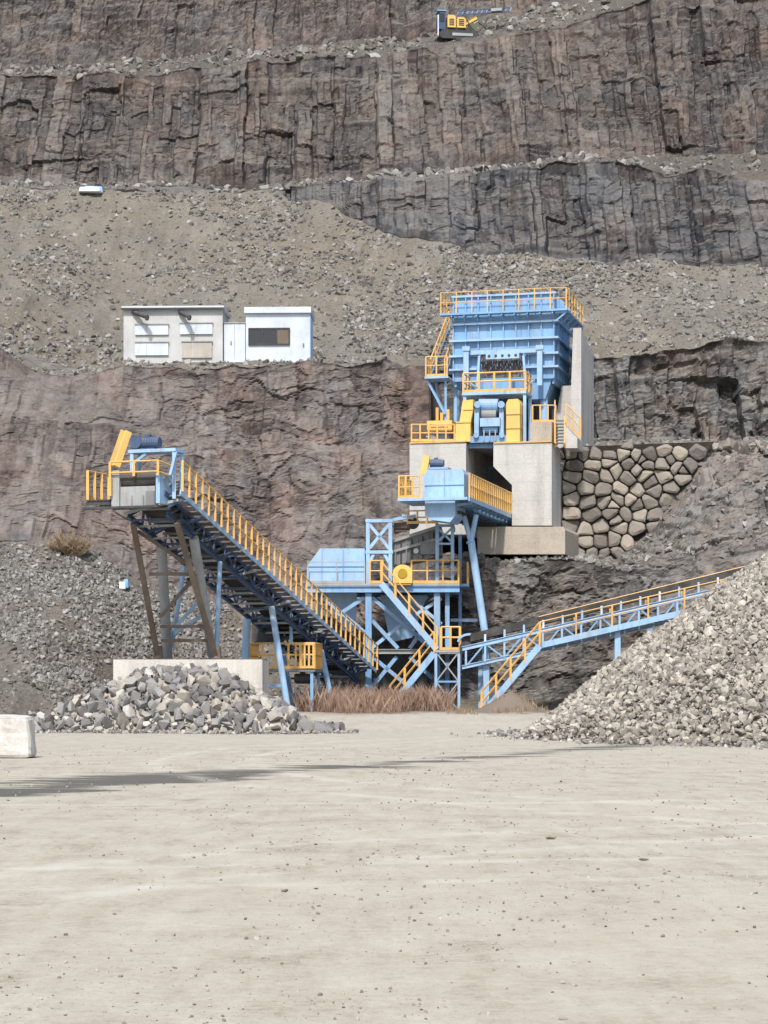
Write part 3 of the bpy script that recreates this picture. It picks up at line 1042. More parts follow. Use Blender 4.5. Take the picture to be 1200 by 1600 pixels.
def stairs(parent, top, bot, side, n, mat, rmat, tread=0.24, rail=True, h=1.0, sw=0.28):
    """side: vector across the flight"""
    top = Vector(top); bot = Vector(bot); side = Vector(side)
    for s in (0, 1):
        MB().bar(top + side * s, bot + side * s, 0.06, sw).build('stringer', mat, parent)
    sd = side.normalized()
    run = (bot - top); run.z = 0; run.normalize()
    mb0 = MB()
    for i in range(1, n):
        p = top.lerp(bot, i / n)
        m = MB()
        m.hexa([p - run * tread / 2, p - run * tread / 2 + side, p + run * tread / 2 + side, p + run * tread / 2,
                p - run * tread / 2 + Z * .03, p - run * tread / 2 + side + Z * .03, p + run * tread / 2 + side + Z * .03, p + run * tread / 2 + Z * .03])
        m.build('tread', M_GREY, parent)
    if rail:
        for s in (0, 1):
            railing(parent, [top + side * s, bot + side * s], h, rmat, 1.1, toe=False, name='handrail')


def bars(parent, name, mat, fr, items, b, w=0.12, h=0.12):
    for (x0, y0, x1, y1) in items:
        m = MB(); fr.lbar(m, x0, y0, x1, y1, b, w, h); m.build(name, mat, parent)


def motor(parent, c, axis, r, ln, mat, name='motor'):
    """electric motor: finned body, fan cowl, shaft, foot and terminal box"""
    c = Vector(c); ax = Vector(axis).normalized()
    m = MB()
    m.tube(c - ax * ln * 0.5, c + ax * ln * 0.32, r, 14)
    m.tube(c + ax * ln * 0.32, c + ax * ln * 0.5, r * 0.92, 14)
    m.tube(c - ax * ln * 0.72, c - ax * ln * 0.5, r * 0.22, 8)
    for i in range(6):
        p = c - ax * ln * 0.42 + ax * ln * 0.12 * i
        m.tube(p, p + ax * ln * 0.03, r * 1.1, 14)
    m.bar(c - ax * ln * 0.4 - Z * r * 1.05, c + ax * ln * 0.3 - Z * r * 1.05, r * 1.7, r * 0.25)
    m.bar(c - ax * ln * 0.2 + Z * r * 1.15, c + ax * ln * 0.05 + Z * r * 1.15, r * 0.9, r * 0.5)
    return m.build(name, mat, parent)

#@@PLANT@@

# ================================================================== crusher station on the pier
H = Fr(P(640, 692, 108), 14)
_, ZTOP = H.loc(760, 692, 0)

pier = thing('concrete_pier', 'massive pale concrete pier with a dark tunnel mouth under the blue crusher', 'concrete pier', H(3.5, 3, 8.5))
m = MB(); H.poly(m, [(640, 692), (728, 692), (728, 835), (640, 835)], 0, 8.5); m.build('left_block', M_CONC, pier)
m = MB(); H.poly(m, [(771, 692), (862, 692), (862, 821), (800, 821), (800, 758), (771, 729)], 0, 4.6); m.build('right_block', M_CONC, pier)
m = MB(); H.poly(m, [(725, 697), (775, 697), (805, 760), (805, 825), (725, 825)], 8.3, 8.8); m.build('tunnel_back', M_CONCD, pier)
m = MB(); H.poly(m, [(722, 692.5), (778, 692.5), (778, 698), (722, 698)], 0.9, 8.25); m.build('roof_slab', M_CONC, pier)
m = MB(); H.bpx(m, 640.5, 689.6, 727.5, 691.8, -0.06, 0.3); m.build('edge_angle', M_YEL, pier)
m = MB(); H.bpx(m, 771.5, 689.6, 861.5, 691.8, -0.06, 0.3); m.build('edge_angle', M_YEL, pier)
m = MB()
for x in (752, 762):
    H.lbar(m, x, 703, x, 742, 5.8, 0.07, 0.07)
for y in range(708, 742, 6):
    H.lbar(m, 752, y, 762, y, 5.8, 0.05, 0.05)
m.build('ladder', M_LGREY, pier)
for y, b_ in ((697, .5), (732, 5.5)):
    m = MB(); m.ibeam(H.pt(728.5, y, b_), H.pt(770, y, b_), 0.22, 0.22); m.build('crossbeam', M_BLUE, pier)

slab = MB(); H.poly(slab, [(746, 823), (880, 823), (883, 828), (883, 866), (746, 866)], -1.3, 4)
o = slab.build('concrete_footing', M_CONCD); tag(o, 'brown stained concrete footing ledge below the crusher pier', 'concrete footing')

wall = thing('concrete_wing_wall', 'tall pale concrete wing wall rising right beside the blue hopper', 'concrete wall', H.pt(895, 697, 4))
a0, zb = H.loc(888, 697, 4.0); a1, zt = H.loc(908, 512, 4.0)
m = MB()
m.hexa([H(a0, 4, zb - 1), H(a1, 4, zb - 1), H(a1, 8.3, zb - 1), H(a0, 8.3, zb - 1),
        H(a0 + 0.25, 4, zt), H(a1, 4, zt), H(a1, 8.3, zt - 0.8), H(a0 + 0.25, 8.3, zt - 0.8)])
m.build('wall_panel', M_CONC, wall)
m = MB(); m.hexa([H(a0 - 1.3, 5, zb - 1), H(a0 - .01, 5, zb - 1), H(a0 - .01, 9, zb - 1), H(a0 - 1.3, 9, zb - 1),
                  H(a0 - 0.5, 5, zb + 3.2), H(a0 - .01, 5, zb + 3.2), H(a0 - .01, 9, zb + 3.2), H(a0 - .5, 9, zb + 3.2)])
m.build('buttress', M_CONC, wall)

# ---- feed hopper
hop = thing('feed_hopper', 'big blue ribbed steel feed hopper above the crusher with yellow top railing', 'hopper', H(4.5, 5.5, ZTOP))
B0, B1 = 3.5, 8.3
aL, zT = H.loc(709, 466, B0); aR, _ = H.loc(866, 466, B0)
_, zB = H.loc(780, 594, B0)
zf = [H.loc(787, y, B0)[1] for y in (489, 505, 531, 555, 576)]
oL, _ = H.loc(751, 560, B0); oR, zO = H.loc(817, 548, B0)
_, zOb = H.loc(780, 594, B0)
front = MB()
th = 0.12
front.prism([H(aL, B0, zT), H(aR, B0, zT), H(aR, B0, zB), H(oR, B0, zB), H(oR, B0, zO), H(oL, B0, zO), H(oL, B0, zB), H(aL, B0, zB)], H.k * th)
front.build('front_wall', M_BLUE, hop)
s_ = 0.55
for a, nm in ((aL, 'left_wall'), (aR - th, 'right_wall')):
    q = MB(); H.box(q, a, a + th, B0 + th + .005, B1, zB - 0.25, zT); q.build(nm, M_BLUE, hop)
q = MB(); H.box(q, aL, aR, B1 + .005, B1 + th, zB, zT); q.build('rear_wall', M_BLUE, hop)
rm = None
na = 8
for j, (z0, z1) in enumerate(((zf[0], zT), (zf[2], zf[1]), (zf[3], zf[2]), (zf[4], zf[3]), (zB, zf[4]))):
    for i in range(na + 1):
        a = aL + (aR - aL) * i / na
        if z1 < zO + 0.3 and oL - 0.1 < a < oR + 0.1:
            continue
        q = MB(); H.box(q, a - 0.03, a + 0.03, B0 - 0.13, B0 - .003, min(z0, z1) + .02, max(z0, z1) - .02); q.build('rib', M_BLUE, hop)
    for i in range(1, 6):
        b = B0 + (B1 - B0) * i / 6
        q = MB(); H.box(q, aR + .003, aR + 0.13, b - 0.03, b + 0.03, min(z0, z1) + .02, max(z0, z1) - .02); q.build('rib', M_BLUE, hop)
for z in zf[1:]:
    if z > zO:
        q = MB(); H.box(q, aL - 0.2, aR + 0.25, B0 - 0.26, B0 - .004, z - 0.05, z + 0.05); q.build('flange', M_LBLUE, hop)
    else:
        for p0, p1 in ((aL - 0.2, oL - 0.15), (oR + 0.15, aR + 0.25)):
            q = MB(); H.box(q, p0, p1, B0 - 0.26, B0 - .004, z - 0.05, z + 0.05); q.build('flange', M_LBLUE, hop)
    q = MB(); H.box(q, aR + .004, aR + 0.25, B0, B1, z - 0.052, z + 0.052); q.build('flange', M_BLUE, hop)
q = MB(); H.box(q, aL - .1, aR + .1, B0 - .12, B0 + .2, zT, zT + .1); q.build('rim', M_LBLUE, hop)
# right under-hang tapering to the outlet
q = MB(); q.hexa([H(oR + .3, B0 + .2, zB - 1.0), H(aR - .5, B0 + .2, zB - 1.0), H(aR - .5, B1 - .5, zB - 1.0), H(oR + .3, B1 - .5, zB - 1.0),
                  H(oR, B0 + .13, zB), H(aR - .13, B0 + .13, zB), H(aR - .13, B1, zB), H(oR, B1, zB)])
q.build('outlet_cone', M_BLUE, hop)
# top walkway
zd = zf[0]
q = MB(); H.box(q, aL - 0.6, aR + 0.15, B0 - .62, B0 - .14, zd - 0.1, zd); q.build('walkway', M_BLUE, hop)
q = MB(); H.box(q, aR + .14, aR + .75, B0 - .62, B1, zd - 0.095, zd + .004); q.build('side_walkway', M_BLUE, hop)
for i in range(6):
    b = B0 - .45 + (B1 - B0 + .6) * i / 5
    q = MB(); q.bar(H(aR + .7, b, zd - .15), H(aR + .13, b, zd - .15), .08, .12); q.bar(H(aR + .65, b, zd - .2), H(aR + .13, b, zd - .6), .07, .07)
    q.build('bracket', M_BLUE, hop)
for i in range(9):
    a = aL + (aR - aL) * i / 8
    q = MB(); q.bar(H(a, B0 - .58, zd - .15), H(a, B0 - .13, zd - .15), .07, .1); q.bar(H(a, B0 - .55, zd - .18), H(a, B0 - .13, zd - .45), .06, .06)
    q.build('bracket', M_BLUE, hop)
railing(hop, [H(aL - .55, B0 + .8, zd), H(aL - .55, B0 - .58, zd), H(aR + .7, B0 - .58, zd), H(aR + .7, B1, zd)], 1.05, M_YEL, 0.85, mids=(.5,), r=.025, w=.055, toe=False)
# opening: chain curtain, header beam with holes, posts
q = MB()
n = 26
for i in range(n):
    a = oL + (oR - oL) * (i + .5) / n
    for k in range(9):
        z0 = zO - k * (zO - zB) * .9 / 9
        q.bar(H(a + random.uniform(-.02, .02), B0 + .16 + random.uniform(-.03, .03), z0), H(a + random.uniform(-.02, .02), B0 + .16, z0 - (zO - zB) * .9 / 9), .075, .05)
q.build('chain_curtain', M_RUST, hop)
q = MB(); H.bpx(q, 727, 546, 842, 552.5, B0 - .42, B0 - .28); q.build('header_beam', M_LBLUE, hop)
hb = MB()
a0_, z1_ = H.loc(759, 552, B0 - .46); a1_, z0_ = H.loc(811, 559.5, B0 - .46)
H.box(hb, a0_, a1_, B0 - .46, B0 - .3, z0_, z1_)
hbo = hb.build('perforated_plate', M_LBLUE, hop)
for i in range(5):
    a = a0_ + (a1_ - a0_) * (i + .5) / 5
    q = MB(); q.tube(H(a, B0 - .475, (z0_ + z1_) / 2), H(a, B0 - .455, (z0_ + z1_) / 2), .075, 10); q.build('hole', M_DARK, hbo)
for x, y0, y1 in ((728, 543, 606), (843, 541, 602)):
    q = MB(); H.bpx(q, x - 4, y0, x + 4, y1, B0 - .6, B0 - .43); H.bpx(q, x - 6, y0 - 2, x + 6, y0 + 5, B0 - .65, B0 - .425); q.build('clamp_post', M_LBLUE, hop)
for x0, y0, x1, y1 in ((749, 556, 746, 612), (818, 556, 823, 612)):
    q = MB(); q.bar(H.pt(x0, y0, B0 - .3), H.pt(x1, y1, B0 - .3), .16, .12); q.build('chute_side', M_LBLUE, hop)
for x, b in ((850, B0 + .5), (712, B0 + .6), (868, B1 - .8), (716, B1 - .5)):
    p = H.pt(x, 600, b); a = (p - H.o).dot(H.r)
    q = MB(); q.tube(H(a, b, ZTOP + .02), H(a, b, zB + .1), .2 if x > 800 else .11, 14); q.build('column', M_LBLUE, hop)
# left stair and landing
sl0 = H.pt(699, 494, B0 - .2); sl1 = H.pt(690, 592, B0 + .6)
stairs(hop, H(aL - .25, B0 + 3.4, zd - .2), H(aL - .45, B0 - .1, H.loc(690, 592, B0)[1]), H.r * -.75, 12, M_BLUE, M_YEL, .22)
zl = H.loc(690, 593, B0)[1]
q = MB(); H.box(q, aL - 1.25, aL - .03, B0 - 1.2, B0 + .1, zl - .1, zl); q.build('landing', M_LBLUE, hop)
railing(hop, [H(aL - 1.2, B0 + .1, zl), H(aL - 1.2, B0 - 1.15, zl), H(aL - .1, B0 - 1.15, zl)], 1.0, M_YEL, .6)
for s in (-1.1, -.15):
    q = MB(); q.bar(H(aL - 1.2, B0 - .6 + s * .3, zl - .1), H(aL - .25, B0 - .6 + s * .3, zl - 1.9), .1, .1); q.build('brace', M_BLUE, hop)
q = MB(); q.bar(H(aL - .25, B0 - .8, ZTOP), H(aL - .25, B0 - .8, zl - .1), .12, .12); q.bar(H(aL - .9, B0 - .3, zl - .1), H(aL - .3, B0 - .3, ZTOP + .2), .08, .08)
q.build('landing_leg', M_BLUE, hop)

# ---- jaw crusher
cr = thing('jaw_crusher', 'blue jaw crusher with two tall yellow flywheel guards on the pier top', 'crusher', H(4.2, 1.6, ZTOP))
q = MB(); H.bpx(q, 733, 681, 792, 691, .15, 2.9); q.build('base_frame', M_BLUE, cr)
for x0, x1 in ((741, 748), (780, 787)):
    q = MB(); H.poly(q, [(x0, 640), (x0 + 2, 628), (x1 - 2, 628), (x1, 640), (x1, 686), (x0, 686)], .3, 2.8); q.build('cheek_plate', M_LBLUE, cr)
q = MB(); q.tube(H.pt(749, 634, .9), H.pt(779, 634, .9), .34, 18); q.build('eccentric_shaft', M_BLUE, cr)
q = MB(); q.tube(H.pt(752, 648, .75), H.pt(776, 648, .75), .23, 16); q.build('swing_jaw', M_GREY, cr)
q = MB(); H.bpx(q, 750, 653, 781, 666, .05, 1.4); q.build('toggle_box', M_LBLUE, cr)
q = MB(); q.tube(H.pt(755, 671, .35), H.pt(778, 671, .35), .17, 14); q.build('toggle_beam', M_BLUE, cr)
for x in (744, 784):
    q = MB(); q.tube(H.pt(x, 680, -.02), H.pt(x, 680, .3), .13, 14); q.build('bearing_cap', M_LBLUE, cr)
for x in (746, 783):
    q = MB(); q.tube(H.pt(x, 632, .1), H.pt(x, 632, .5), .17, 16); q.build('bearing_housing', M_LBLUE, cr)
for x in (756, 765, 774):
    q = MB(); H.lbar(q, x, 672, x, 689, .1, .06, .06); q.build('tension_rod', M_LGREY, cr)
q = MB(); H.poly(q, [(712, 690), (712, 659), (718, 659), (723, 626), (739, 624), (739, 640), (735, 660), (735, 690)], .1, 1.6); gg = q.build('left_flywheel_guard', M_YGUARD, cr)
q = MB(); H.bpx(q, 712, 658.5, 735.5, 660.5, .06, 1.0); q.build('seam', M_YEL, gg)
q = MB(); H.bpx(q, 723, 639, 739, 640.5, .06, 1.0); q.build('seam', M_YEL, gg)
q = MB(); H.poly(q, [(791, 690), (791, 630), (794, 624), (809, 623), (812, 630), (812, 690)], .1, 1.6); gg = q.build('right_flywheel_guard', M_YGUARD, cr)
for y in (646, 668):
    q = MB(); H.bpx(q, 790.6, y, 812.4, y + 1.5, .06, .9); q.build('seam', M_YEL, gg)
# maintenance platform over the crusher
zp = H.loc(770, 613, 1.0)[1]
pa0, _ = H.loc(722, 613, .7); pa1, _ = H.loc(822, 613, .7)
q = MB(); H.box(q, pa0, pa1, .7, 2.4, zp - .14, zp); q.build('platform', M_LBLUE, cr)
railing(cr, [H(pa0 + .05, 2.4, zp), H(pa0 + .05, .75, zp), H(pa1 - .05, .75, zp), H(pa1 - .05, 2.4, zp)], .95, M_YEL, .75, r=.045, w=.1)
q = MB(); H.box(q, pa0 + .9, pa1 - .9, 1.6, 2.6, zp + .02, zp + .75); q.build('feed_box', M_BLUE, cr)
for a in (pa0 + .1, pa1 - .1):
    for b in (.85, 2.3):
        q = MB(); q.bar(H(a, b, ZTOP), H(a, b, zp - .14), .15, .15); q.build('platform_leg', M_LBLUE, cr)
for s, x0, x1 in ((0, 745, 727), (1, 818, 835)):
    q = MB(); q.bar(H.pt(x0, 606, 1.0), H.pt(x1, 594, 2.6), .08, .08); q.build('tie', M_LBLUE, cr)

# ---- drive motor with yellow belt guard on the pier
dm = thing('crusher_drive', 'crusher drive motor under a yellow box guard at the left end of the pier', 'motor', H.pt(687, 690, .9))
q = MB(); H.bpx(q, 667, 657, 706, 674, .35, 1.3); g_ = q.build('belt_guard', M_YGUARD, dm)
q = MB(); H.bpx(q, 673, 665, 700, 667, .31, .4); q.build('stiffener', M_YEL, g_)
motor(dm, H.pt(688, 682, .9), H.r, .22, 1.0, M_LBLUE)
q = MB(); q.tube(H.pt(675, 683, .5), H.pt(675, 683, 1.0), .2, 14); q.build('pulley', M_LGREY, dm)
for x, y in ((683, 637), (690, 645), (700, 640)):
    q = MB(); H.lbar(q, x, y, x, 657, 1.0, .14, .14); q.build('guard_post', M_YEL, dm)

prl = thing('guard_railing', 'yellow railing along the left edge of the pier top', 'railing', H.pt(645, 690, .1), 'railings on the pier')
railing(prl, [H.pt(643, 690, 4.5), H.pt(643, 690, .12), H.pt(710, 690, .12)], .85, M_YEL, .45, mids=(.5,))
prr = thing('guard_railing', 'yellow railing behind the concrete plinth at the right end of the pier', 'railing', H.pt(850, 657, 1), 'railings on the pier')
railing(prr, [H.pt(832, 660, 1.6), H.pt(868, 660, 1.6)], .85, M_YEL, .38, mids=())
pl = MB(); H.bpx(pl, 829, 659, 862, 690.5, .4, 2.2)
tag(pl.build('concrete_plinth', M_CONCD), 'small stained concrete plinth under the hopper column on the pier', 'concrete plinth')

st = thing('access_stair', 'short concrete access stair with yellow handrail right of the pier', 'stair', H.pt(885, 697, 1.5))
for i in range(8):
    q = MB(); x0 = 868; y = 656 + i * 5
    H.bpx(q, x0, y, 882, y + 1.6, 2.2 - .25 * i, 2.5 - .25 * i); q.build('step', M_GREY, st)
for x in (868, 882):
    q = MB(); q.bar(H.pt(x, 654, 2.4), H.pt(x, 696, .2), .06, .25); q.build('stringer', M_YEL, st)
q = MB(); H.poly(q, [(883, 665), (902, 684), (902, 700), (883, 700)], .8, 2.6); q.build('side_wall', M_CONC, st)
railing(st, [H.pt(884, 661, .75), H.pt(907, 684, .75)], .95, M_YEL, .5, r=.04)
railing(st, [H.pt(867, 654, 2.4), H.pt(867, 692, .2)], .9, M_YEL, .7, r=.04, name='handrail')

# ================================================================== masonry wall of rough stones
MW = Fr((0, 108.95), 0)
OUT = [(868, 703), (884, 697), (930, 697), (1000, 694), (1060, 692), (1116, 690), (1100, 716), (1060, 768), (1018, 830), (968, 878), (893, 884), (868, 850)]
mw = thing('stone_wall', 'retaining wall of rough brown stones set in dark joints beside the pier', 'stone wall', P(960, 868, 109.2))
q = MB(); MW.poly(q, OUT, .22, 1.3); q.build('backing', M_MORTAR, mw)


def clip_poly(poly, nx, ny, c):
    out = []
    for i in range(len(poly)):
        a, b = poly[i], poly[(i + 1) % len(poly)]
        da = a[0] * nx + a[1] * ny - c; db = b[0] * nx + b[1] * ny - c
        if da <= 0:
            out.append(a)
        if da * db < 0:
            t = da / (da - db)
            out.append((a[0] + (b[0] - a[0]) * t, a[1] + (b[1] - a[1]) * t))
    return out


def in_poly(x, y, poly):
    c = False
    for i in range(len(poly)):
        (x1, y1), (x2, y2) = poly[i], poly[i - 1]
        if (y1 > y) != (y2 > y) and x < (x2 - x1) * (y - y1) / (y2 - y1) + x1:
            c = not c
    return c


rs = random.Random(5)
seeds = []
yy = 688.0
while yy < 900:
    xx = 856 + rs.uniform(0, 14)
    while xx < 1135:
        seeds.append((xx, yy + rs.uniform(-4.5, 4.5)))
        if rs.random() < .12:
            seeds.append((xx + rs.uniform(8, 12), yy + rs.uniform(6, 11)))
        xx += rs.uniform(18, 33)
    yy += rs.uniform(17, 22.5)
for i, (x, y) in enumerate(seeds):
    if not in_poly(x, y, OUT):
        continue
    poly = [(x - 22, y - 15), (x - 13, y - 20), (x + 13, y - 20), (x + 22, y - 15), (x + 22, y + 15), (x + 13, y + 20), (x - 13, y + 20), (x - 22, y + 15)]
    poly = clip_poly(poly, -.012, -1.0, -(694.5 + .012 * 1080 - 4 + rs.uniform(-3, 2)))
    for j, (a, b) in enumerate(seeds):
        if j != i and math.hypot(a - x, b - y) < 90:
            nx, ny = a - x, b - y
            l = math.hypot(nx, ny)
            poly = clip_poly(poly, nx / l, ny / l, ((a + x) / 2 * nx + (b + y) / 2 * ny) / l - rs.uniform(.4, 1.05))
            if len(poly) < 3:
                break
    if len(poly) < 3:
        continue
    poly = [(max(869, px_), py_) for px_, py_ in poly]
    # round the corners a little
    rp = []
    for k in range(len(poly)):
        a, b, c = poly[k - 1], poly[k], poly[(k + 1) % len(poly)]
        t = rs.uniform(.10, .26)
        rp.append((b[0] + (a[0] - b[0]) * t, b[1] + (a[1] - b[1]) * t))
        rp.append((b[0] + (c[0] - b[0]) * t, b[1] + (c[1] - b[1]) * t))
    cx = sum(p[0] for p in rp) / len(rp); cy = sum(p[1] for p in rp) / len(rp)
    n = len(rp)
    pro = rs.uniform(-.16, .08)
    rings = []
    tx, ty = rs.uniform(-.009, .009), rs.uniform(-.010, .006)
    for sc_, b in ((1.0, .3), (1.0, pro + .1), (.88, pro + .02), (.55, pro - .03)):
        rings.append([MW.pt(cx + (p[0] - cx) * sc_, cy + (p[1] - cy) * sc_, b + (p[0] - cx) * tx + (p[1] - cy) * ty + rs.uniform(-.012, .012)) for p in rp])
    q = MB()
    vs = sum(rings, [])
    fs = []
    for r_ in range(3):
        for k in range(n):
            fs.append((r_ * n + k, r_ * n + (k + 1) % n, (r_ + 1) * n + (k + 1) % n, (r_ + 1) * n + k))
    fs.append(tuple(range(3 * n, 4 * n)))
    q.add(vs, fs)
    q.build('stone', M_MASON, mw)
# boulders lying along the top edge of the wall and on the slope
rs = random.Random(8)
pp, ss = [], []
for i in range(75):
    x = rs.uniform(1075, 1240)
    p = P(x, rs.uniform(694, 714), 110.2 + rs.uniform(-.7, .5)); pp.append(p[:]); ss.append(rs.uniform(.12, .5))
stone_cloud('edge_boulders', np.array(pp), np.array(ss), M_MASON, None, 55)

# ================================================================== cabins on the bench
KF = Fr((0, 116.2), 2)
cab1 = thing('equipment_hut', 'long grey flat roofed hut with four boarded panels on the bench', 'hut', KF.pt(270, 560, 2))
a0, z1 = KF.loc(194, 484, 0); a1, z0 = KF.loc(347, 560, 0)
z0 -= .25
q = MB(); KF.box(q, a0, a1, 0, 3.0, z0, z1)
n = 34
for i in range(n + 1):
    a = a0 + (a1 - a0) * i / n
    KF.box(q, a - .03, a + .03, -.016, -.004, z0, z1 - .02)
for i in range(12):
    b = 3.0 * (i + .5) / 12
    KF.box(q, a1 + .004, a1 + .035, b - .02, b + .02, z0, z1 - .02)
q.build('wall', M_BEIGE, cab1)
q = MB(); KF.box(q, a0 - .12, a1 + .12, -.2, 3.2, z1, z1 + .16); rf = q.build('roof', M_WHITE, cab1)
q = MB(); KF.box(q, a0 - .14, a1 + .14, -.26, -.2, z1 - .03, z1 + .06); q.build('gutter', M_DARK, rf)
for (x0, y0, x1, y1, mt) in ((211, 507, 263, 523, M_WHITE), (281, 505, 332, 522, M_WHITE), (211, 535, 263, 555, M_WHITE), (284, 534, 331, 559, M_TAN)):
    q = MB(); KF.bpx(q, x0, y0, x1, y1, -.11, -.04); w_ = q.build('boarded_panel', mt, cab1)
    q = MB(); KF.bpx(q, x0 + 17, y0 + .6, x0 + 18, y1 - .6, -.135, -.112); q.build('batten', M_BEIGE, w_)
    q = MB(); KF.bpx(q, x0 - 1, y0 - 1.6, x1 + 1, y0 - .1, -.16, -.05); q.build('frame', M_LGREY, w_)
for x0, x1 in ((208, 230), (281, 296)):
    q = MB()
    q.tube(KF.pt(x0, 487.5, -.05), KF.pt(x1, 495.5, -.75), .12, 10)
    q.tube(KF.pt(x1, 494.5, -.75), KF.pt(x1 - .6, 500, -.78), .13, 10, .09)
    q.build('vent_pipe', M_DARK, cab1)
shed = thing('white_shed', 'small plain white shed between the grey hut and the white cabin', 'shed', KF.pt(366, 560, 1))
q = MB(); KF.bpx(q, 350, 505, 383, 566, .25, 2.0); q.build('wall', M_WHITE, shed)
q = MB(); KF.bpx(q, 349, 503.4, 384, 505, .2, 2.05); q.build('roof', M_LGREY, shed)
q = MB(); KF.bpx(q, 366, 506, 366.7, 560, .235, .248); q.build('door_seam', M_LGREY, shed)
q = MB(); KF.bpx(q, 360, 533, 362, 538, .2, .25); q.build('handle', M_GREY, shed)
cab2 = thing('site_cabin', 'white ribbed site cabin with one dark window on the bench', 'cabin', KF.pt(435, 561, 1.5))
a0, z1 = KF.loc(385, 490, 0); a1, z0 = KF.loc(484, 561, 0)
z0 -= .3
q = MB(); KF.box(q, a0, a1, 0, 2.6, z0, z1)
n = 30
for i in range(n + 1):
    a = a0 + (a1 - a0) * i / n
    KF.box(q, a - .03, a + .03, -.016, -.004, z0, z1 - .02)
q.build('wall', M_WHITE, cab2)
q = MB(); KF.box(q, a0 - .1, a1 + .08, -.18, 2.7, z1 + .004, z1 + .32); q.build('roof', M_WHITE, cab2)
q = MB(); KF.box(q, a1 + .003, a1 + .05, -.03, .1, z0, z1); q.build('side_shade_strip', M_BLUE, cab2)  # blue strip paints in the shade on the cabin's right side
wa0, wz1 = KF.loc(388, 512.5, -.05); wa1, wz0 = KF.loc(453, 539, -.05)
q = MB()
for (p0, p1, r0, r1) in ((wa0, wa1, wz0, wz0 + .07), (wa0, wa1, wz1 - .07, wz1)):
    KF.box(q, p0, p1, -.1, -.035, r0, r1)
for a in (wa0, wa0 + (wa1 - wa0) / 3, wa0 + (wa1 - wa0) * 2 / 3, wa1 - .07):
    KF.box(q, a, a + .07, -.098, -.036, wz0 + .072, wz1 - .072)
wf = q.build('window', M_DARK, cab2)
for i in range(3):
    p0 = wa0 + (wa1 - wa0) * i / 3 + .075; p1 = wa0 + (wa1 - wa0) * (i + 1) / 3 - .01
    q = MB(); KF.box(q, p0, p1, -.07, -.045, wz0 + .075, wz1 - .075); q.build('pane', M_GLASS if i < 2 else M_RUST, wf)
q = MB(); KF.bpx(q, 473, 536, 475, 541, -.09, -.035); q.build('switch_box', M_GREY, cab2)

# ================================================================== conveyor from the tunnel to the screen
C2 = Fr(P(663, 779, 98), 14)
c2 = thing('tunnel_conveyor', 'conveyor leaving the pier tunnel with yellow railed walkway and pale blue head box', 'conveyor', C2.pt(700, 830, 5))
q = MB(); C2.poly(q, [(663, 778), (663, 740), (668, 734), (722, 733), (725, 740), (725, 778)], 0, 2.6); hbx = q.build('head_box', M_LBLUE, c2)
for x in (694,):
    q = MB(); C2.bpx(q, x - .6, 735, x + .6, 777, -.05, -.004); q.build('seam', M_BLUE, hbx)
q = MB(); C2.bpx(q, 663.5, 757, 724.5, 758.2, -.04, -.005); q.build('seam', M_BLUE, hbx)
q = MB(); C2.poly(q, [(664, 780), (711, 780), (711, 806), (703, 816), (672, 812), (664, 806)], .1, 1.8); q.build('discharge_chute', M_LBLUE, c2)
a_l, zdk = C2.loc(622, 779, -.4); a_r, _ = C2.loc(731, 779, -.4)
q = MB(); C2.box(q, a_l, a_r, -.5, -.06, zdk - .12, zdk); q.build('front_walkway', M_LBLUE, c2)
q = MB(); C2.box(q, a_l, C2.loc(660, 779, 0)[0], -.05, 2.4, zdk - .12, zdk); q.build('left_platform', M_BLUE, c2)
railing(c2, [C2(a_l + .05, 2.2, zdk), C2(a_l + .05, -.45, zdk), C2(a_l + 1.0, -.45, zdk)], 1.0, M_YEL, .32, mids=(.5,))
railing(c2, [C2(a_l + .1, 1.0, zdk - 1.05), C2(a_l + 1.5, 1.0, zdk - 1.05)], .6, M_YEL, .45, mids=(.5,), name='lower_railing')
# gallery body: two side girders, belt, walkway to the right
gl = 12.5
am = (C2.loc(663, 779, 0)[0] + C2.loc(725, 779, 0)[0]) / 2
for s in (-.75, .75):
    q = MB(); C2.box(q, am + s - .05, am + s + .05, 2.65, gl, zdk - .35, zdk + .25); q.build('side_girder', M_BLUE, c2)
q = MB(); C2.box(q, am - .65, am + .65, 2.65, gl, zdk + .3, zdk + .34); q.build('belt', M_BELT, c2)
q = MB(); C2.box(q, am - .6, am + .6, .4, gl, zdk - .55, zdk - .52); q.build('return_belt', M_BELT, c2)
wr0, wr1 = am + .85, a_r + .05
nw = 13
for i in range(nw):
    b0 = -.05 + (gl - .2) * i / nw; b1 = -.05 + (gl - .2) * (i + 1) / nw - .04
    q = MB(); C2.box(q, wr0, wr1, b0 + (.0 if i else 0), b1, zdk - .1, zdk - .04); q.build('grating', M_GREY, c2)
    q = MB(); q.bar(C2(am - .8, b0 + .4, zdk - .45), C2(wr1, b0 + .4, zdk - .2), .08, .12); q.build('crossbeam', M_BLUE, c2)
    q = MB(); q.tube(C2(am - .7, b0 + .7, zdk - .6), C2(am + .7, b0 + .7, zdk - .6), .07, 8); q.build('roller', M_DARK, c2)
q = MB(); C2.box(q, wr1, wr1 + .05, -.5, gl, zdk - .18, zdk + .02); q.build('walkway_edge', M_LBLUE, c2)
railing(c2, [C2(wr1 + .03, -.45, zdk), C2(wr1 + .03, gl - .5, zdk)], 1.05, M_YEL, .5, mids=(.5,), w=.08)
q = MB(); q.bar(C2.pt(667, 712, .4), C2.pt(662, 742, .4), .16, .3); q.build('chain_guard', M_YGUARD, c2)
motor(c2, C2.pt(683, 724, .6), C2.r, .18, .62, M_NAVY)
q = MB(); C2.bpx(q, 668, 730, 700, 733, .3, 1.0); q.build('motor_plate', M_BLUE, c2)
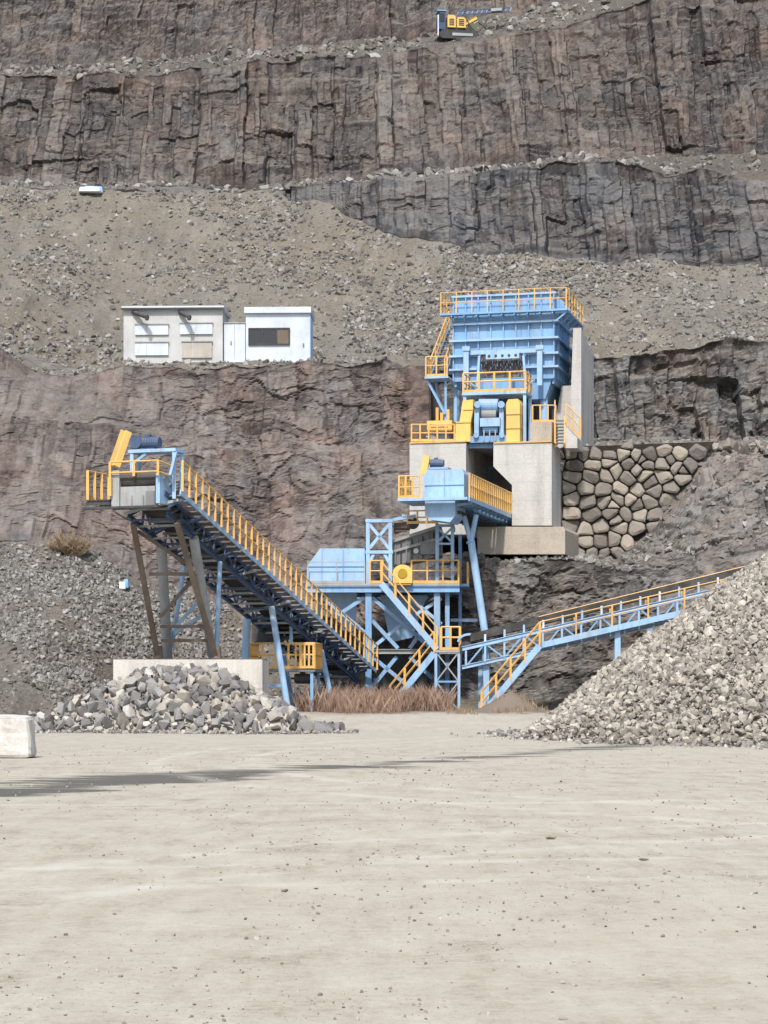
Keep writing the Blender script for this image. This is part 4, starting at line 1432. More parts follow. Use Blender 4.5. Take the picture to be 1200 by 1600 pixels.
for pts in (((722, 796), (736, 847)), ((744, 804), (736, 847)), ((736, 845), (757, 985))):
    q = MB(); q.tube(C2.pt(*pts[0], 1.9), C2.pt(*pts[1], 1.9), .12 if pts[1][1] < 900 else .17, 12); q.build('support_leg', M_LBLUE, c2)
q = MB(); q.tube(C2.pt(757, 985, 1.9), C2.pt(762, 1108, 1.9), .17, 12); q.build('support_leg', M_LBLUE, c2)
q = MB(); q.tube(C2.pt(735, 846, 1.9), C2.pt(735.4, 849, 1.9), .2, 12); q.build('leg_collar', M_BLUE, c2)

# ================================================================== screening tower
S = Fr(P(480, 917, 100.5), 3)
GZ0 = 0.45


def col(parent, px, y0, y1, b, w=.22, mat=None, name='column'):
    q = MB()
    a, z1 = S.loc(px, y0, b); _, z0 = S.loc(px, y1, b)
    z0 = max(z0, GZ0) if y1 > 1100 else z0
    q.ibeam(S(a, b, z0), S(a, b, z1), w, w, S.k, .04)
    return q.build(name, mat or M_BLUE, parent)


tw = thing('screening_tower', 'tall blue braced steel tower carrying the screen deck at the middle', 'steel tower', S(3.5, 2.5, GZ0))
_, zS = S.loc(600, 912, 0)
aS0, _ = S.loc(480, 912, -.3); aS1, _ = S.loc(718, 912, -.3)
q = MB(); S.box(q, aS0, aS1, -.3, 5.2, zS - .1, zS); q.build('deck', M_LGREY, tw)
for b in (-.2, 2.4, 5.0):
    q = MB(); q.ibeam(S(aS0, b, zS - .26), S(aS1, b, zS - .26), .2, .3); q.build('deck_beam', M_BLUE, tw)
for i in range(9):
    a = aS0 + .1 + (aS1 - aS0 - .2) * i / 8
    q = MB(); q.bar(S(a, -.05, zS - .2), S(a, 4.9, zS - .2), .1, .16); q.build('joist', M_BLUE, tw)
for b in (0, 4.8):
    for x in (576, 683):
        col(tw, x, 921, 1116, b, .28)
    col(tw, 500, 921, 1116, 4.8 if b else 4.0, .2)
    col(tw, 699, 921, 1116, b + .3, .2)
    q = MB(); q.ibeam(S.pt(571, 1018, b - .02), S.pt(718, 1018, b - .02), .22, .22); q.build('ring_beam', M_LGREY if not b else M_BLUE, tw)
for x in (576, 683):
    a = S.loc(x, 1018, 0)[0]
    zc = S.loc(x, 1018, 0)[1]
    q = MB(); q.ibeam(S(a, .12, zc + .01), S(a, 4.7, zc + .01), .2, .2); q.build('ring_beam', M_BLUE, tw)
# braces: front plane
bars(tw, 'brace', M_BLUE, S, [(582, 934, 672, 1012), (582, 970, 622, 1013), (656, 990, 640, 1013), (505, 934, 570, 988), (569, 934, 528, 961),
                              (582, 1026, 676, 1104), (620, 1026, 581, 1074), (640, 1026, 676, 1060)], .1, .13, .17)
bars(tw, 'brace', M_LBLUE, S, [(628, 975, 582, 1012), (641, 935, 690, 975), (690, 935, 650, 960)], .25, .12, .15)
bars(tw, 'brace', M_BLUE, S, [(505, 1105, 572, 1024), (576, 925, 683, 1015), (683, 925, 576, 1015), (576, 1022, 683, 1108), (683, 1022, 576, 1108), (505, 925, 570, 1015)], 4.9, .13, .13)
# under-deck chutes
ch = MB()
ch.hexa([S.pt(536, 985, 1.2), S.pt(556, 985, 1.2), S.pt(556, 985, 2.6), S.pt(536, 985, 2.6), S.pt(508, 926, .8), S.pt(558, 926, .8), S.pt(558, 926, 3.6), S.pt(508, 926, 3.6)])
ch.build('chute', M_LBLUE, tw)
ch = MB()
ch.hexa([S.pt(610, 1004, 1.2), S.pt(644, 996, 1.2), S.pt(644, 996, 2.6), S.pt(610, 1004, 2.6), S.pt(594, 930, .8), S.pt(668, 930, .8), S.pt(668, 930, 3.6), S.pt(594, 930, 3.6)])
ch.build('chute', M_LBLUE, tw)
ch = MB(); S.bpx(ch, 598, 1024, 668, 1075, 3.0, 4.4); ch.build('return_chute', M_DARK, tw)
# front and side railings
ar0 = S.loc(578, 912, -.25)[0]; ar1 = S.loc(704, 912, -.25)[0]
railing(tw, [S(ar0, -.25, zS), S(S.loc(598, 912, -.25)[0], -.25, zS)], 1.05, M_YEL, .55)
railing(tw, [S(S.loc(643, 912, -.25)[0], -.25, zS), S(aS1 - .05, -.25, zS), S(aS1 - .05, 5, zS)], 1.05, M_YEL, .62)
railing(tw, [S(aS0 + .03, -.27, zS), S(S.loc(570, 912, -.25)[0], -.27, zS)], 1.0, M_LGREY, 1.15, mids=(), r=.02, w=.045, name='thin_railing')
# side bracket platform at the right
q = MB(); S.box(q, aS1 + .004, aS1 + .4, .4, 3.4, zS - .12, zS + .003); q.build('side_step', M_BLUE, tw)
railing(tw, [S(aS1 + .36, .45, zS), S(aS1 + .36, 3.3, zS)], 1.0, M_YEL, .5)
q = MB(); S.lbar(q, 704, 969, 746, 969, 1.5, .12, .14); q.build('tie', M_LBLUE, tw)
# upper portal frames
for b in (0, 3.2):
    for x in (575, 610):
        col(tw, x, 811, 912, b, .17, M_LBLUE, 'portal_post')
    q = MB(); S.bpx(q, 571, 811, 614, 816, b - .1, b + .1); q.build('portal_beam', M_LBLUE, tw)
    q = MB(); S.bpx(q, 571, 860, 614, 865, b - .1, b + .1); q.build('portal_beam', M_LBLUE, tw)
    bars(tw, 'portal_brace', M_LBLUE, S, [(577, 819, 608, 857), (608, 819, 577, 857), (577, 879, 584, 866), (608, 879, 601, 866)], b, .1, .14)
    for x in (683, 707):
        col(tw, x, 818, 914, b, .15, M_LBLUE, 'portal_post')
    q = MB(); S.bpx(q, 681, 819, 709, 823, b - .1, b + .1); q.build('portal_beam', M_LBLUE, tw)
    q = MB(); S.bpx(q, 681, 848, 709, 851, b - .1, b + .1); q.build('portal_beam', M_LBLUE, tw)
    bars(tw, 'portal_brace', M_LBLUE, S, [(684, 825, 706, 847), (706, 825, 684, 847)], b, .08, .1)
for x in (575, 610, 683, 707):
    a, z = S.loc(x, 814 if x < 650 else 821, 0)
    q = MB(); q.bar(S(a, .1, z), S(a, 3.1, z), .14, .18); q.build('portal_beam', M_LBLUE, tw)
col(tw, 719, 835, 1116, 4.2, .16, M_BLUE)

# ---- lattice leg below the landing
la = thing('lattice_leg', 'narrow blue lattice column standing under the stair landing', 'lattice column', S.pt(699, 1112, -1.2))
LP = [(681, -1.3), (717, -1.3), (681, -.5), (717, -.5)]
for x, b in LP:
    a, z1 = S.loc(x, 1019, b)
    q = MB(); q.bar(S(a, b, GZ0), S(a, b, z1), .12, .12); q.build('leg', M_LBLUE, la)
for b in (-1.3, -.5):
    for y in (1020, 1066):
        bars(la, 'lacing', M_LGREY, S, [(682, y, 716, y + 44), (716, y, 682, y + 44)], b, .06, .06)
    bars(la, 'strut', M_BLUE, S, [(682, 1065, 716, 1065), (682, 1110, 716, 1110)], b, .07, .08)

# ---- stairs of the tower
us = thing('tower_stair', 'upper blue stair flight descending from the screen deck to the railed landing', 'stair', S.pt(640, 1000, -1))
stairs(us, S.pt(597, 913, -.45), S.pt(683, 1015, -.45), -S.k * .8, 14, M_LBLUE, M_YEL, .24)
zL = S.loc(700, 1016, -1.25)[1]
aA, _ = S.loc(679, 1016, -1.25); aB, _ = S.loc(720, 1016, -1.25)
q = MB(); S.box(q, aA, aB, -1.4, -.35, zL - .1, zL); q.build('landing', M_LGREY, us)
railing(us, [S(aA + .3, -1.36, zL), S(aB - .04, -1.36, zL), S(aB - .04, -.4, zL)], 1.05, M_YEL, .5, r=.05, w=.1)
ls = thing('tower_stair', 'lower stair flight with rusty yellow rails running from landing to ground', 'stair', S.pt(605, 1105, -1))
stairs(ls, S.pt(679, 1021, -.45), S.pt(610, 1106, -.45), -S.k * .8, 12, M_LBLUE, M_YEL, .24)

# ---- blue housing on the deck
hs = thing('steel_housing', 'pale blue sheet steel housing with sloping end on the screen deck', 'housing', S.pt(525, 913, 1))
q = MB(); S.poly(q, [(479.5, 911.5), (479.5, 885), (500, 857), (570, 857), (570, 911.5)], .1, 3.0); q.build('body', M_LBLUE, hs)
for x in (503, 536):
    q = MB(); S.bpx(q, x - .5, 858, x + .5, 911, .06, .097); q.build('seam', M_BLUE, hs)
q = MB(); S.bpx(q, 480, 884.2, 569.5, 885.4, .06, .096); q.build('seam', M_BLUE, hs)

# ---- vibrating screen
vs = thing('vibrating_screen', 'inclined dark grey vibrating screen with ribbed sides inside the blue frame', 'vibrating screen', S.pt(650, 900, 1.5))
q = MB(); S.poly(q, [(613, 848), (690, 824), (690, 868), (655, 876), (613, 884)], .7, 2.7); body = q.build('side_plate', M_GREY, vs)
q = MB(); q.bar(S.pt(612, 846, .62), S.pt(691, 821, .62), .1, .14); q.build('top_rail', M_LGREY, vs)
q = MB(); q.bar(S.pt(613, 862, .62), S.pt(690, 840, .62), .08, .12); q.build('mid_rail', M_LGREY, vs)
for i in range(9):
    x = 618 + i * 8.5
    yt = 848 - (x - 613) * .31; yb = 883 - (x - 613) * .2
    q = MB(); S.lbar(q, x, yt + 4, x, yb - 1, .64, .06, .1); q.build('rib', M_DARK if i % 2 else M_GREY, body)
q = MB(); S.bpx(q, 657, 846, 682, 866, .55, .68); q.build('inspection_plate', M_GREY, vs)
q = MB(); q.tube(S.pt(650, 861, .5), S.pt(650, 861, .66), .12, 12); q.build('badge', M_WHITE, vs)
for x in (625, 672):
    for k in range(4):
        q = MB(); q.tube(S.pt(x, 885 + k * 4, 1.0), S.pt(x, 887 + k * 4, 1.0), .16, 12); q.build('spring_coil', M_LGREY, vs)
for x in (628, 668):
    q = MB(); S.bpx(q, x - 6, 901, x + 6, 912, .7, 1.4); q.build('spring_seat', M_BLUE, vs)
q = MB(); S.poly(q, [(613, 818), (650, 808), (652, 816), (615, 832)], .8, 2.4); q.build('feed_tray', M_LGREY, vs)
motor(vs, S.pt(628, 822, .6), S.r, .22, .75, M_RUST)
q = MB(); q.tube(S.pt(645, 817, .3), S.pt(645, 817, .9), .3, 16); q.build('exciter', M_DARK, vs)
for x0, y0, x1, y1 in ((614, 812, 650, 806), (628, 806, 646, 810)):
    q = MB(); S.lbar(q, x0, y0, x1, y1, .2, .12, .14); q.build('motor_beam', M_LBLUE, vs)

# ---- pulley guard at the head of the stair
pg = thing('pulley_guard', 'rounded yellow pulley guard with olive disc on the screen deck edge', 'pulley guard', S.pt(629, 912, -.3))
pts = [(614, 911), (614, 895)] + [(629 + 15 * math.cos(t), 895 - 13 * math.sin(t)) for t in [math.pi * (1 - k / 10) for k in range(1, 10)]] + [(644, 895), (644, 911)]
q = MB(); S.poly(q, pts, -.55, -.15); q.build('cover', M_YGUARD, pg)
q = MB(); q.tube(S.pt(629, 896, -.6), S.pt(629, 896, -.56), .22, 18); q.build('disc', M_GOLD, pg)
q = MB(); S.bpx(q, 616, 911, 642, 914, -.5, -.31); q.build('foot', M_YEL, pg)

# ================================================================== long conveyor rising to the left
T0 = Vector((-1.9, 100.4, 2.95)); T1 = Vector((-8.95, 80.4, 9.30))
dS = (T1 - T0); LEN = dS.length; dS.normalize()
vS = Vector((dS.x, dS.y, 0)).normalized().cross(Z) * -1
if vS.x < 0:
    vS = -vS
wS = vS.cross(dS)
if wS.z < 0:
    wS = -wS


def Q(s, v, w):
    return T0 + dS * s + vS * v + wS * w


def cbox(mb, s0, s1, v0, v1, w0, w1):
    return mb.hexa([Q(s0, v0, w0), Q(s1, v0, w0), Q(s1, v1, w0), Q(s0, v1, w0), Q(s0, v0, w1), Q(s1, v0, w1), Q(s1, v1, w1), Q(s0, v1, w1)])


lc = thing('stacker_conveyor', 'long blue conveyor with yellow railed walkway climbing left towards the yard', 'conveyor', Q(LEN * .5, 0, -3))
for v in (-.8, .8):
    q = MB(); q.ibeam(Q(-.5, v, -.15), Q(LEN + .2, v, -.15), .12, .26, wS); q.build('stringer', M_BLUE, lc)
    q = MB(); q.ibeam(Q(-.2, v, -1.05), Q(LEN - .8, v, -1.05), .12, .18, wS); q.build('lower_chord', M_NAVY, lc)
    n = 20
    for i in range(n):
        s = .2 + (LEN - 1.2) * i / n; s2 = .2 + (LEN - 1.2) * (i + 1) / n
        q = MB(); q.bar(Q(s, v, -.28), Q(s, v, -.97), .08, .08); q.build('vertical', M_NAVY, lc)
        q = MB(); q.bar(Q(s if i % 2 else s2, v, -.28), Q(s2 if i % 2 else s, v, -.97), .06, .07); q.build('diagonal', M_NAVY, lc)
q = MB(); cbox(q, -.4, LEN, -.62, .62, .16, .19); q.build('belt', M_BELT, lc)
q = MB(); cbox(q, -.4, LEN, -.62, .62, -.62, -.59); q.build('return_belt', M_BELT, lc)
for i in range(34):
    s = .3 + (LEN - .8) * i / 33
    q = MB(); q.bar(Q(s, -.8, -1.1), Q(s, 1.35, -.62), .07, .1) if i % 3 == 0 else q.bar(Q(s, -.8, -1.12), Q(s, .8, -1.12), .07, .08)
    q.build('crossbeam', M_LGREY if i % 2 else M_NAVY, lc)
    if i % 2 == 0:
        q = MB(); q.tube(Q(s, -.72, -.68), Q(s, .72, -.68), .065, 8); q.build('return_roller', M_GREY, lc)
    q = MB(); q.tube(Q(s, .86, -.02), Q(s, 1.0, -.02), .085, 10); q.build('roller_end', M_GREY, lc)
    q = MB(); q.tube(Q(s, -.6, .08), Q(s, .6, .08), .06, 8); q.build('roller', M_GREY, lc)
# walkway at the right side
for i in range(40):
    s0 = (LEN - .3) * i / 40; s1 = (LEN - .3) * (i + 1) / 40 - .2
    q = MB(); cbox(q, s0, s1, 0.95, 1.55, -.47, -.43); q.build('grating', M_RUST if 18 < i < 37 else M_GREY, lc)
for v, mt in ((.93, M_NAVY), (1.56, M_LBLUE)):
    q = MB(); cbox(q, -.3, LEN - .1, v, v + .04, -.56, -.38); q.build('walkway_edge', mt, lc)
for i in range(13):
    s = .6 + (LEN - 1.2) * i / 12
    q = MB(); q.bar(Q(s, .86, -.9), Q(s, 1.55, -.56), .06, .06); q.build('bracket', M_NAVY, lc)
railing(lc, [Q(-.3, 1.62, -.42), Q(LEN - .2, 1.62, -.42)], 1.12, M_YEL, .62, mids=(.5,), w=.08, toe=False)
# head: drum, frame plates, skirt, motor table
q = MB(); q.tube(Q(LEN, -.72, .0), Q(LEN, .72, .0), .36, 24); q.build('head_drum', M_BELT, lc)
q = MB(); q.tube(Q(LEN, -.95, .0), Q(LEN, .95, .0), .09, 10); q.build('drum_shaft', M_LGREY, lc)
HF = Fr((Q(LEN, 0, 0).x, Q(LEN, 0, 0).y), math.degrees(math.atan2(-vS.y, vS.x)))
zh = Q(LEN, 0, 0).z
q = MB(); HF.box(q, -.68, .72, -.40, -.34, zh - .98, zh - .26); sk = q.build('skirt_plate', M_LGREY, lc)
for a in (-.22, .25):
    q = MB(); HF.box(q, a, a + .03, -.43, -.402, zh - .97, zh - .6); q.build('fold', M_GREY, sk)
q = MB(); HF.box(q, .38, .71, -.46, -.404, zh - .97, zh - .45); q.build('side_flap', M_GREY, sk)
q = MB(); HF.box(q, -1.02, -.70, -.45, .8, zh - .98, zh + .35); q.build('bearing_plate', M_LGREY, lc)
q = MB(); HF.box(q, .76, .92, -.4, .8, zh - .9, zh + .2); q.build('bearing_plate', M_LBLUE, lc)
zt = zh + 1.16
q = MB(); HF.box(q, -.62, 1.32, .1, .95, zt - .12, zt); q.build('motor_table', M_LBLUE, lc)
for a, b in ((-.5, .2), (1.22, .2), (-.5, .85), (1.22, .85)):
    q = MB(); q.bar(HF(a, b, zh - (.7 if a > 0 else -.1)), HF(a, b, zt - .12), .13, .13); q.build('table_leg', M_LBLUE, lc)
q = MB(); q.bar(HF(1.3, .2, zt - .15), HF(1.3, -.3, zh + .1), .1, .1); q.build('table_brace', M_BLUE, lc)
q = MB(); q.bar(HF(-.5, .2, zt - .55), HF(.1, .2, zt - .15), .08, .1); q.build('table_brace', M_BLUE, lc)
motor(lc, HF(.08, .5, zt + .27), HF.r, .22, .85, M_NAVY)
q = MB(); HF.box(q, -.55, -.25, .3, .75, zt + .01, zt + .52); q.tube(HF(-.4, .25, zt + .3), HF(-.4, .8, zt + .3), .25, 14); q.build('gearbox', M_NAVY, lc)
q = MB(); q.bar(HF(-.72, .35, zt + .70), HF(-1.02, -.05, zt - .62), .15, .24); cg = q.build('chain_guard', M_YGUARD, lc)
q = MB(); q.bar(HF(-.85, .35, zt + .72), HF(-1.15, -.05, zt - .6), .04, .36); q.build('guard_flange', M_YEL, cg)
# head platform and railings
zpl = zh - .98
q = MB(); HF.box(q, -2.05, 1.0, -.75, -.46, zpl - .1, zpl - .02)
q.build('front_platform', M_DARK, lc)
for i in range(6):
    q = MB(); HF.box(q, -2.05 + .17 * i, -1.92 + .17 * i, -.44, 1.9, zpl + .22, zpl + .27); q.build('platform_bar', M_DARK, lc)
for b in (-.4, .7, 1.8):
    q = MB(); HF.box(q, -2.1, -1.03, b, b + .08, zpl + .08, zpl + .21); q.build('platform_beam', M_DARK, lc)
railing(lc, [HF(-2.02, -.4, zpl + .28), HF(-2.02, 1.9, zpl + .28)], 1.08, M_YEL, .62, mids=(), w=.1)
railing(lc, [HF(-1.03, -.55, zh + .1), HF(.92, -.55, zh + .1), HF(1.1, .35, zh - .05)], .55, M_YEL, .8, mids=(.28,), toe=False, w=.09, name='front_railing')
q = MB(); HF.box(q, -1.1, -.96, -.6, -.5, zh - .6, zh + .1); q.build('rail_post', M_YEL, lc)

# ---- trestle under the head, on the concrete footing
fb = thing('concrete_footing', 'long pale concrete footing behind the broken boulder heap', 'concrete footing', P(293, 1100, 83))
BF = Fr((0, 82.0), 0)
q = MB(); BF.bpx(q, 177, 1030.5, 410, 1130, 0, 4.6); blk = q.build('footing_block', M_CONCB, fb)
a0, z1 = BF.loc(177, 1030.5, 0); a1, _ = BF.loc(410, 1030.5, 0)
zfoot = z1
q = MB(); BF.box(q, a0 + .05, a1 - .05, .05, 4.5, z1, z1 + .03); q.build('dirt_layer', M_SCREE, fb)


def leg(parent, p, q_, r, mat, square=False, name='leg'):
    m_ = MB()
    if square:
        m_.ibeam(p, q_, r * 2, r * 2, Vector((0, 1, 0)), .05)
    else:
        m_.tube(p, q_, r, 12)
    return m_.build(name, mat, parent)


tr = thing('conveyor_trestle', 'rusty and grey leaning trestle holding up the conveyor head', 'trestle', P(292, 1030, 85))
fl = P(247, 1029, 84.6); frg = P(338, 1029, 84.4)
tl = Q(LEN - 1.4, -.85, -1.15); trr = Q(LEN - 1.5, .9, -1.1)
leg(tr, tl, fl, .1, M_RUST, True); leg(tr, trr, frg, .11, M_RUST, True)
rl = P(255, 1029, 85.9); rrg = P(333, 1029, 85.6)
leg(tr, Q(LEN - 3.2, .85, -1.1), rrg, .19, M_LGREY)
leg(tr, Q(LEN - 4.0, -.85, -1.1), P(262, 1029, 86.2), .19, M_LGREY)
leg(tr, Q(LEN - 5.8, .85, -1.1), P(338, 1012, 85.4), .09, M_LBLUE, name='brace')
leg(tr, Q(LEN - 6.2, -.85, -1.1), P(268, 1012, 86.0), .09, M_LBLUE, name='brace')
for (x0, y0, x1, y1, D) in ((233, 897, 308, 897, 82.8), (250, 979, 328, 979, 84.0), (252, 1001, 330, 1001, 84.3), (215, 830, 305, 890, 82.2), (249, 966, 300, 906, 83.4), (318, 930, 270, 985, 85.2), (272, 990, 318, 960, 85.0)):
    q = MB(); q.bar(P(x0, y0, D), P(x1, y1, D), .09, .13); q.build('cross_tie', M_RUST if D < 84.9 else M_LBLUE, tr)
for p in (fl, frg):
    q = MB(); q.tube(p - Z * .0, p + Z * .5, .2, 10, .16); q.build('base_sleeve', M_RUST, tr)

# ---- middle trestle and transfer platform below the conveyor
mt_ = thing('conveyor_trestle', 'blue tube legs under the middle of the climbing conveyor', 'trestle', P(450, 1112, 91))
leg(mt_, Q(LEN * .49, .85, -1.1), P(452, 1122, 90.0), .13, M_LBLUE)
leg(mt_, Q(LEN * .42, -.85, -1.1), P(376, 1122, 92.6), .16, M_LBLUE)
leg(mt_, Q(LEN * .22, .85, -1.1), P(524, 1124, 95.2), .12, M_LBLUE)
leg(mt_, Q(LEN * .24, -.85, -1.1), P(461, 1124, 95.6), .12, M_LBLUE)
for a, b in ((P(440, 1085, 93), P(518, 1085, 95.3)), (P(411, 1071, 91.5), P(441, 1071, 90.4))):
    q = MB(); q.bar(a, b, .12, .14); q.build('cross_tie', M_LBLUE, mt_)

TF = Fr(P(390, 1045, 92.5), 6)
tp = thing('transfer_platform', 'small railed platform with dark chute box beneath the climbing conveyor', 'platform', TF.pt(440, 1115, 1))
zq = TF.loc(440, 1045, 0)[1]
ta0 = TF.loc(389, 1045, 0)[0]; ta1 = TF.loc(492, 1045, 0)[0]
q = MB(); TF.box(q, ta0, ta1, 0, 2.4, zq - .12, zq); q.build('deck', M_GREY, tp)
railing(tp, [TF(ta0, 2.3, zq), TF(ta0 + .03, .05, zq), TF(ta1 - .03, .05, zq), TF(ta1 - .03, 2.3, zq)], 1.08, M_YEL, .55, r=.05, w=.09)
ga0 = TF.loc(461, 1045, 0)[0]
q = MB()
for i in range(5):
    a = ga0 + (ta1 - ga0 - .1) * i / 4
    TF.box(q, a, a + .08, -.06, -.01, zq + .05, zq + 1.08)
TF.box(q, ga0, ta1, -.065, -.012, zq + 1.0, zq + 1.1); TF.box(q, ga0, ta1, -.065, -.012, zq + .02, zq + .1)
q.build('gate', M_YEL, tp)
q = MB(); TF.bpx(q, 393, 957, 434, 1003, 1.2, 2.9); q.build('chute_box', M_DARK, tp)
q = MB(); TF.bpx(q, 391, 955, 436, 959, 1.1, 3.0); q.build('chute_rim', M_GREY, tp)
motor(tp, TF.pt(475, 1060, .6), TF.r, .2, .8, M_DARK)
for a in (ta0 + .1, ta1 - .15):
    for b in (.15, 2.2):
        q = MB(); q.bar(TF(a, b, .2), TF(a, b, zq - .12), .13, .13); q.build('leg', M_BLUE, tp)
q = MB(); TF.lbar(q, 455, 959, 455, 1004, .9, .14, .14); q.build('hanger', M_LBLUE, tp)

# ================================================================== conveyor rising to the right behind the heap
RC = Fr(P(721, 1040, 98.5), 5)
rc = thing('side_conveyor', 'blue conveyor with yellow rails rising right until it vanishes behind the stone heap', 'conveyor', RC.pt(900, 1110, 1))


def yb(x):
    return 993 - (x - 762) * (93.0 / 380)


X0, X1 = 722, 1290
chord = lambda x: 1014 - (x - 721) * .2300
lowc = lambda x: 1043 - (x - 721) * .2212
for b in (.0, 1.5):
    q = MB(); q.ibeam(RC.pt(X0, chord(X0), b), RC.pt(X1, chord(X1), b), .13, .2); q.build('upper_chord', M_LBLUE, rc)
    q = MB(); q.ibeam(RC.pt(X0, lowc(X0), b), RC.pt(X1, lowc(X1), b), .13, .18); q.build('lower_chord', M_LBLUE, rc)
    for i in range(17):
        x = X0 + 6 + i * 30; x2 = x + 30
        q = MB(); RC.lbar(q, x, chord(x), x, lowc(x), b, .09, .09); q.build('vertical', M_LBLUE, rc)
        q = MB(); RC.lbar(q, x if i % 2 else x2, chord(x if i % 2 else x2), x2 if i % 2 else x, lowc(x2 if i % 2 else x), b, .07, .07); q.build('diagonal', M_BLUE, rc)
q = MB()
p0, p1 = RC.pt(735, yb(735) + 3, .15), RC.pt(X1, yb(X1) + 3, .15)
q.prism([p0, p1, p1 + Z * .36, p0 + Z * .36], RC.k * 1.2)
q.build('belt', M_BELT, rc)
for i in range(18):
    x = 758 + i * 30.3
    q = MB(); RC.lbar(q, x, chord(x) - 2, x, yb(x) - 3, .05, .09, .09); q.tube(RC.pt(x, yb(x) + 3, .1), RC.pt(x, yb(x) + 3, 1.4), .06, 8)
    q.build('idler_frame', M_LBLUE if i % 3 else M_WHITE, rc)
# far railing above the belt
railing(rc, [RC.pt(842, yb(842) + 12, 1.9), RC.pt(X1, yb(X1) + 12, 1.9)], .62, M_YEL, 1.7, mids=(.4,), toe=False, r=.045)
# near walkway
wl = lambda x: 1009 - (x - 842) * .2300
q = MB(); q.bar(RC.pt(842, wl(842), -.85), RC.pt(1250, wl(1250), -.85), .1, .26); q.build('walkway_edge', M_LBLUE, rc)
p0, p1 = RC.pt(842, wl(842), -.8), RC.pt(1250, wl(1250), -.8)
n = 18
for i in range(n):
    a = p0.lerp(p1, i / n); b = p0.lerp(p1, (i + .95) / n)
    q = MB(); q.prism([a, b, b + Z * .05, a + Z * .05], RC.k * .75); q.build('grating', M_GREY, rc)
railing(rc, [RC.pt(844, wl(844) - 2, -.83), RC.pt(1240, wl(1240) - 2, -.83)], 1.0, M_YEL, 1.6, mids=(.55,), toe=False, r=.03)
for (x, y0, y1, b) in ((965, 985, 1085, -.5), (1015, 972, 1075, 1.4), (1110, 950, 1060, -.5), (760, 1030, 1112, .3), (752, 1030, 1112, 1.4), (965, 985, 1085, 1.4)):
    a, z1 = RC.loc(x, y0, b)
    q = MB(); q.ibeam(RC(a, b, .3), RC(a, b, z1), .26, .26, RC.k, .05); q.build('leg', M_LBLUE, rc)
q = MB()
arc = [RC.pt(716 + 18 * (1 - math.cos(t)), 1003 - 12 * math.sin(t), .2) for t in [math.pi * k / 12 for k in range(0, 10)]]
for a, b in zip(arc[:-1], arc[1:]):
    q.bar(a, b, .08, .1)
q.build('tail_hood', M_LBLUE, rc)
q = MB(); q.tube(RC.pt(728, 1012, .1), RC.pt(728, 1012, 1.4), .3, 16); q.build('tail_drum', M_DARK, rc)
rst = thing('conveyor_stair', 'blue stair with yellow handrails climbing from the ground to the side conveyor walkway', 'stair', RC.pt(755, 1112, -1))
stairs(rst, RC.pt(843, 1009, -1.65), RC.pt(752, 1118, -1.65), RC.k * .8, 15, M_LBLUE, M_YEL, .24, h=1.05)

# ================================================================== block, grass, bush, debris, machine on the bench
def rough_block(name, fr_o, size, mat, seed):
    bm = bmesh.new()
    bmesh.ops.create_cube(bm, size=1)
    bmesh.ops.subdivide_edges(bm, edges=bm.edges, cuts=9, use_grid_fill=True)
    r = random.Random(seed)
    for v in bm.verts:
        p = v.co.copy()
        m_ = max(abs(p.x), abs(p.y), abs(p.z))
        l4 = (abs(p.x) ** 9 + abs(p.y) ** 9 + abs(p.z) ** 9) ** (1 / 9)
        p = p * (.5 / l4)
        k = float(vnoise(np.array([p.x * 5 + 9]), np.array([p.y * 5 + p.z * 7]), seed)[0]) - .5
        p *= 1 + .07 * k + r.uniform(-.012, .012)
        v.co = Vector((p.x * size[0] * (1 - .10 * (p.z + .5)), p.y * size[1], (p.z + .5) * size[2]))
    me = bpy.data.meshes.new(name); bm.to_mesh(me); bm.free()
    me.materials.append(mat)
    return link(name, me, None, fr_o)


p = P(14, 1184, 50.0)
blk = rough_block('concrete_block', (p.x - .35, 50.5, -.02), (1.75, 1.0, 1.0), M_CONCW, 3)
tag(blk, 'weathered white concrete block standing at the left edge of the yard', 'concrete block')


def blades(name, n, region, hmin, hmax, mat, seed, w=.02, lean=.25):
    rng = np.random.default_rng(seed)
    x, y = region(rng, n)
    n = len(x)
    z = gz(x, y)
    h = rng.uniform(hmin, hmax, n) * (0.45 + 0.9 * fbm(x * 1.1, y * 1.1, seed, 3))
    a = rng.uniform(0, 6.28, n); ca, sa = np.cos(a) * w, np.sin(a) * w
    lx, ly = rng.normal(0, lean, n) * h, rng.normal(0, lean, n) * h
    V = np.zeros((n, 4, 3))
    V[:, 0] = np.stack([x - ca, y - sa, z - .02], 1); V[:, 1] = np.stack([x + ca, y + sa, z - .02], 1)
    V[:, 2] = np.stack([x + lx * .45 + ca * .7, y + ly * .45 + sa * .7, z + h * .6], 1)
    V[:, 3] = np.stack([x + lx, y + ly, z + h], 1)
    f = np.arange(n)[:, None] * 4
    F = np.concatenate([f + np.array([[0, 1, 2]]), f + np.array([[0, 2, 3]])])
    me = bpy.data.meshes.new(name)
    me.from_pydata(V.reshape(-1, 3).tolist(), [], F.tolist())
    me.materials.append(mat)
    o = link(name, me); o['kind'] = 'stuff'
    return o


def reg_main(rng, n):
    x = rng.uniform(-3.8, 3.0, n); y = 90.2 + 8.5 * rng.random(n) ** .6
    k = fbm(x * .7, y * .7, 301, 3) + .25 * (1 - np.abs((x + .8) / 3.6)) > .58
    return x[k], y[k]


def reg_right(rng, n):
    x = rng.uniform(2.5, 7.2, n); y = rng.uniform(90, 97, n)
    k = fbm(x * .7, y * .7, 302, 3) > .60
    return x[k], y[k]


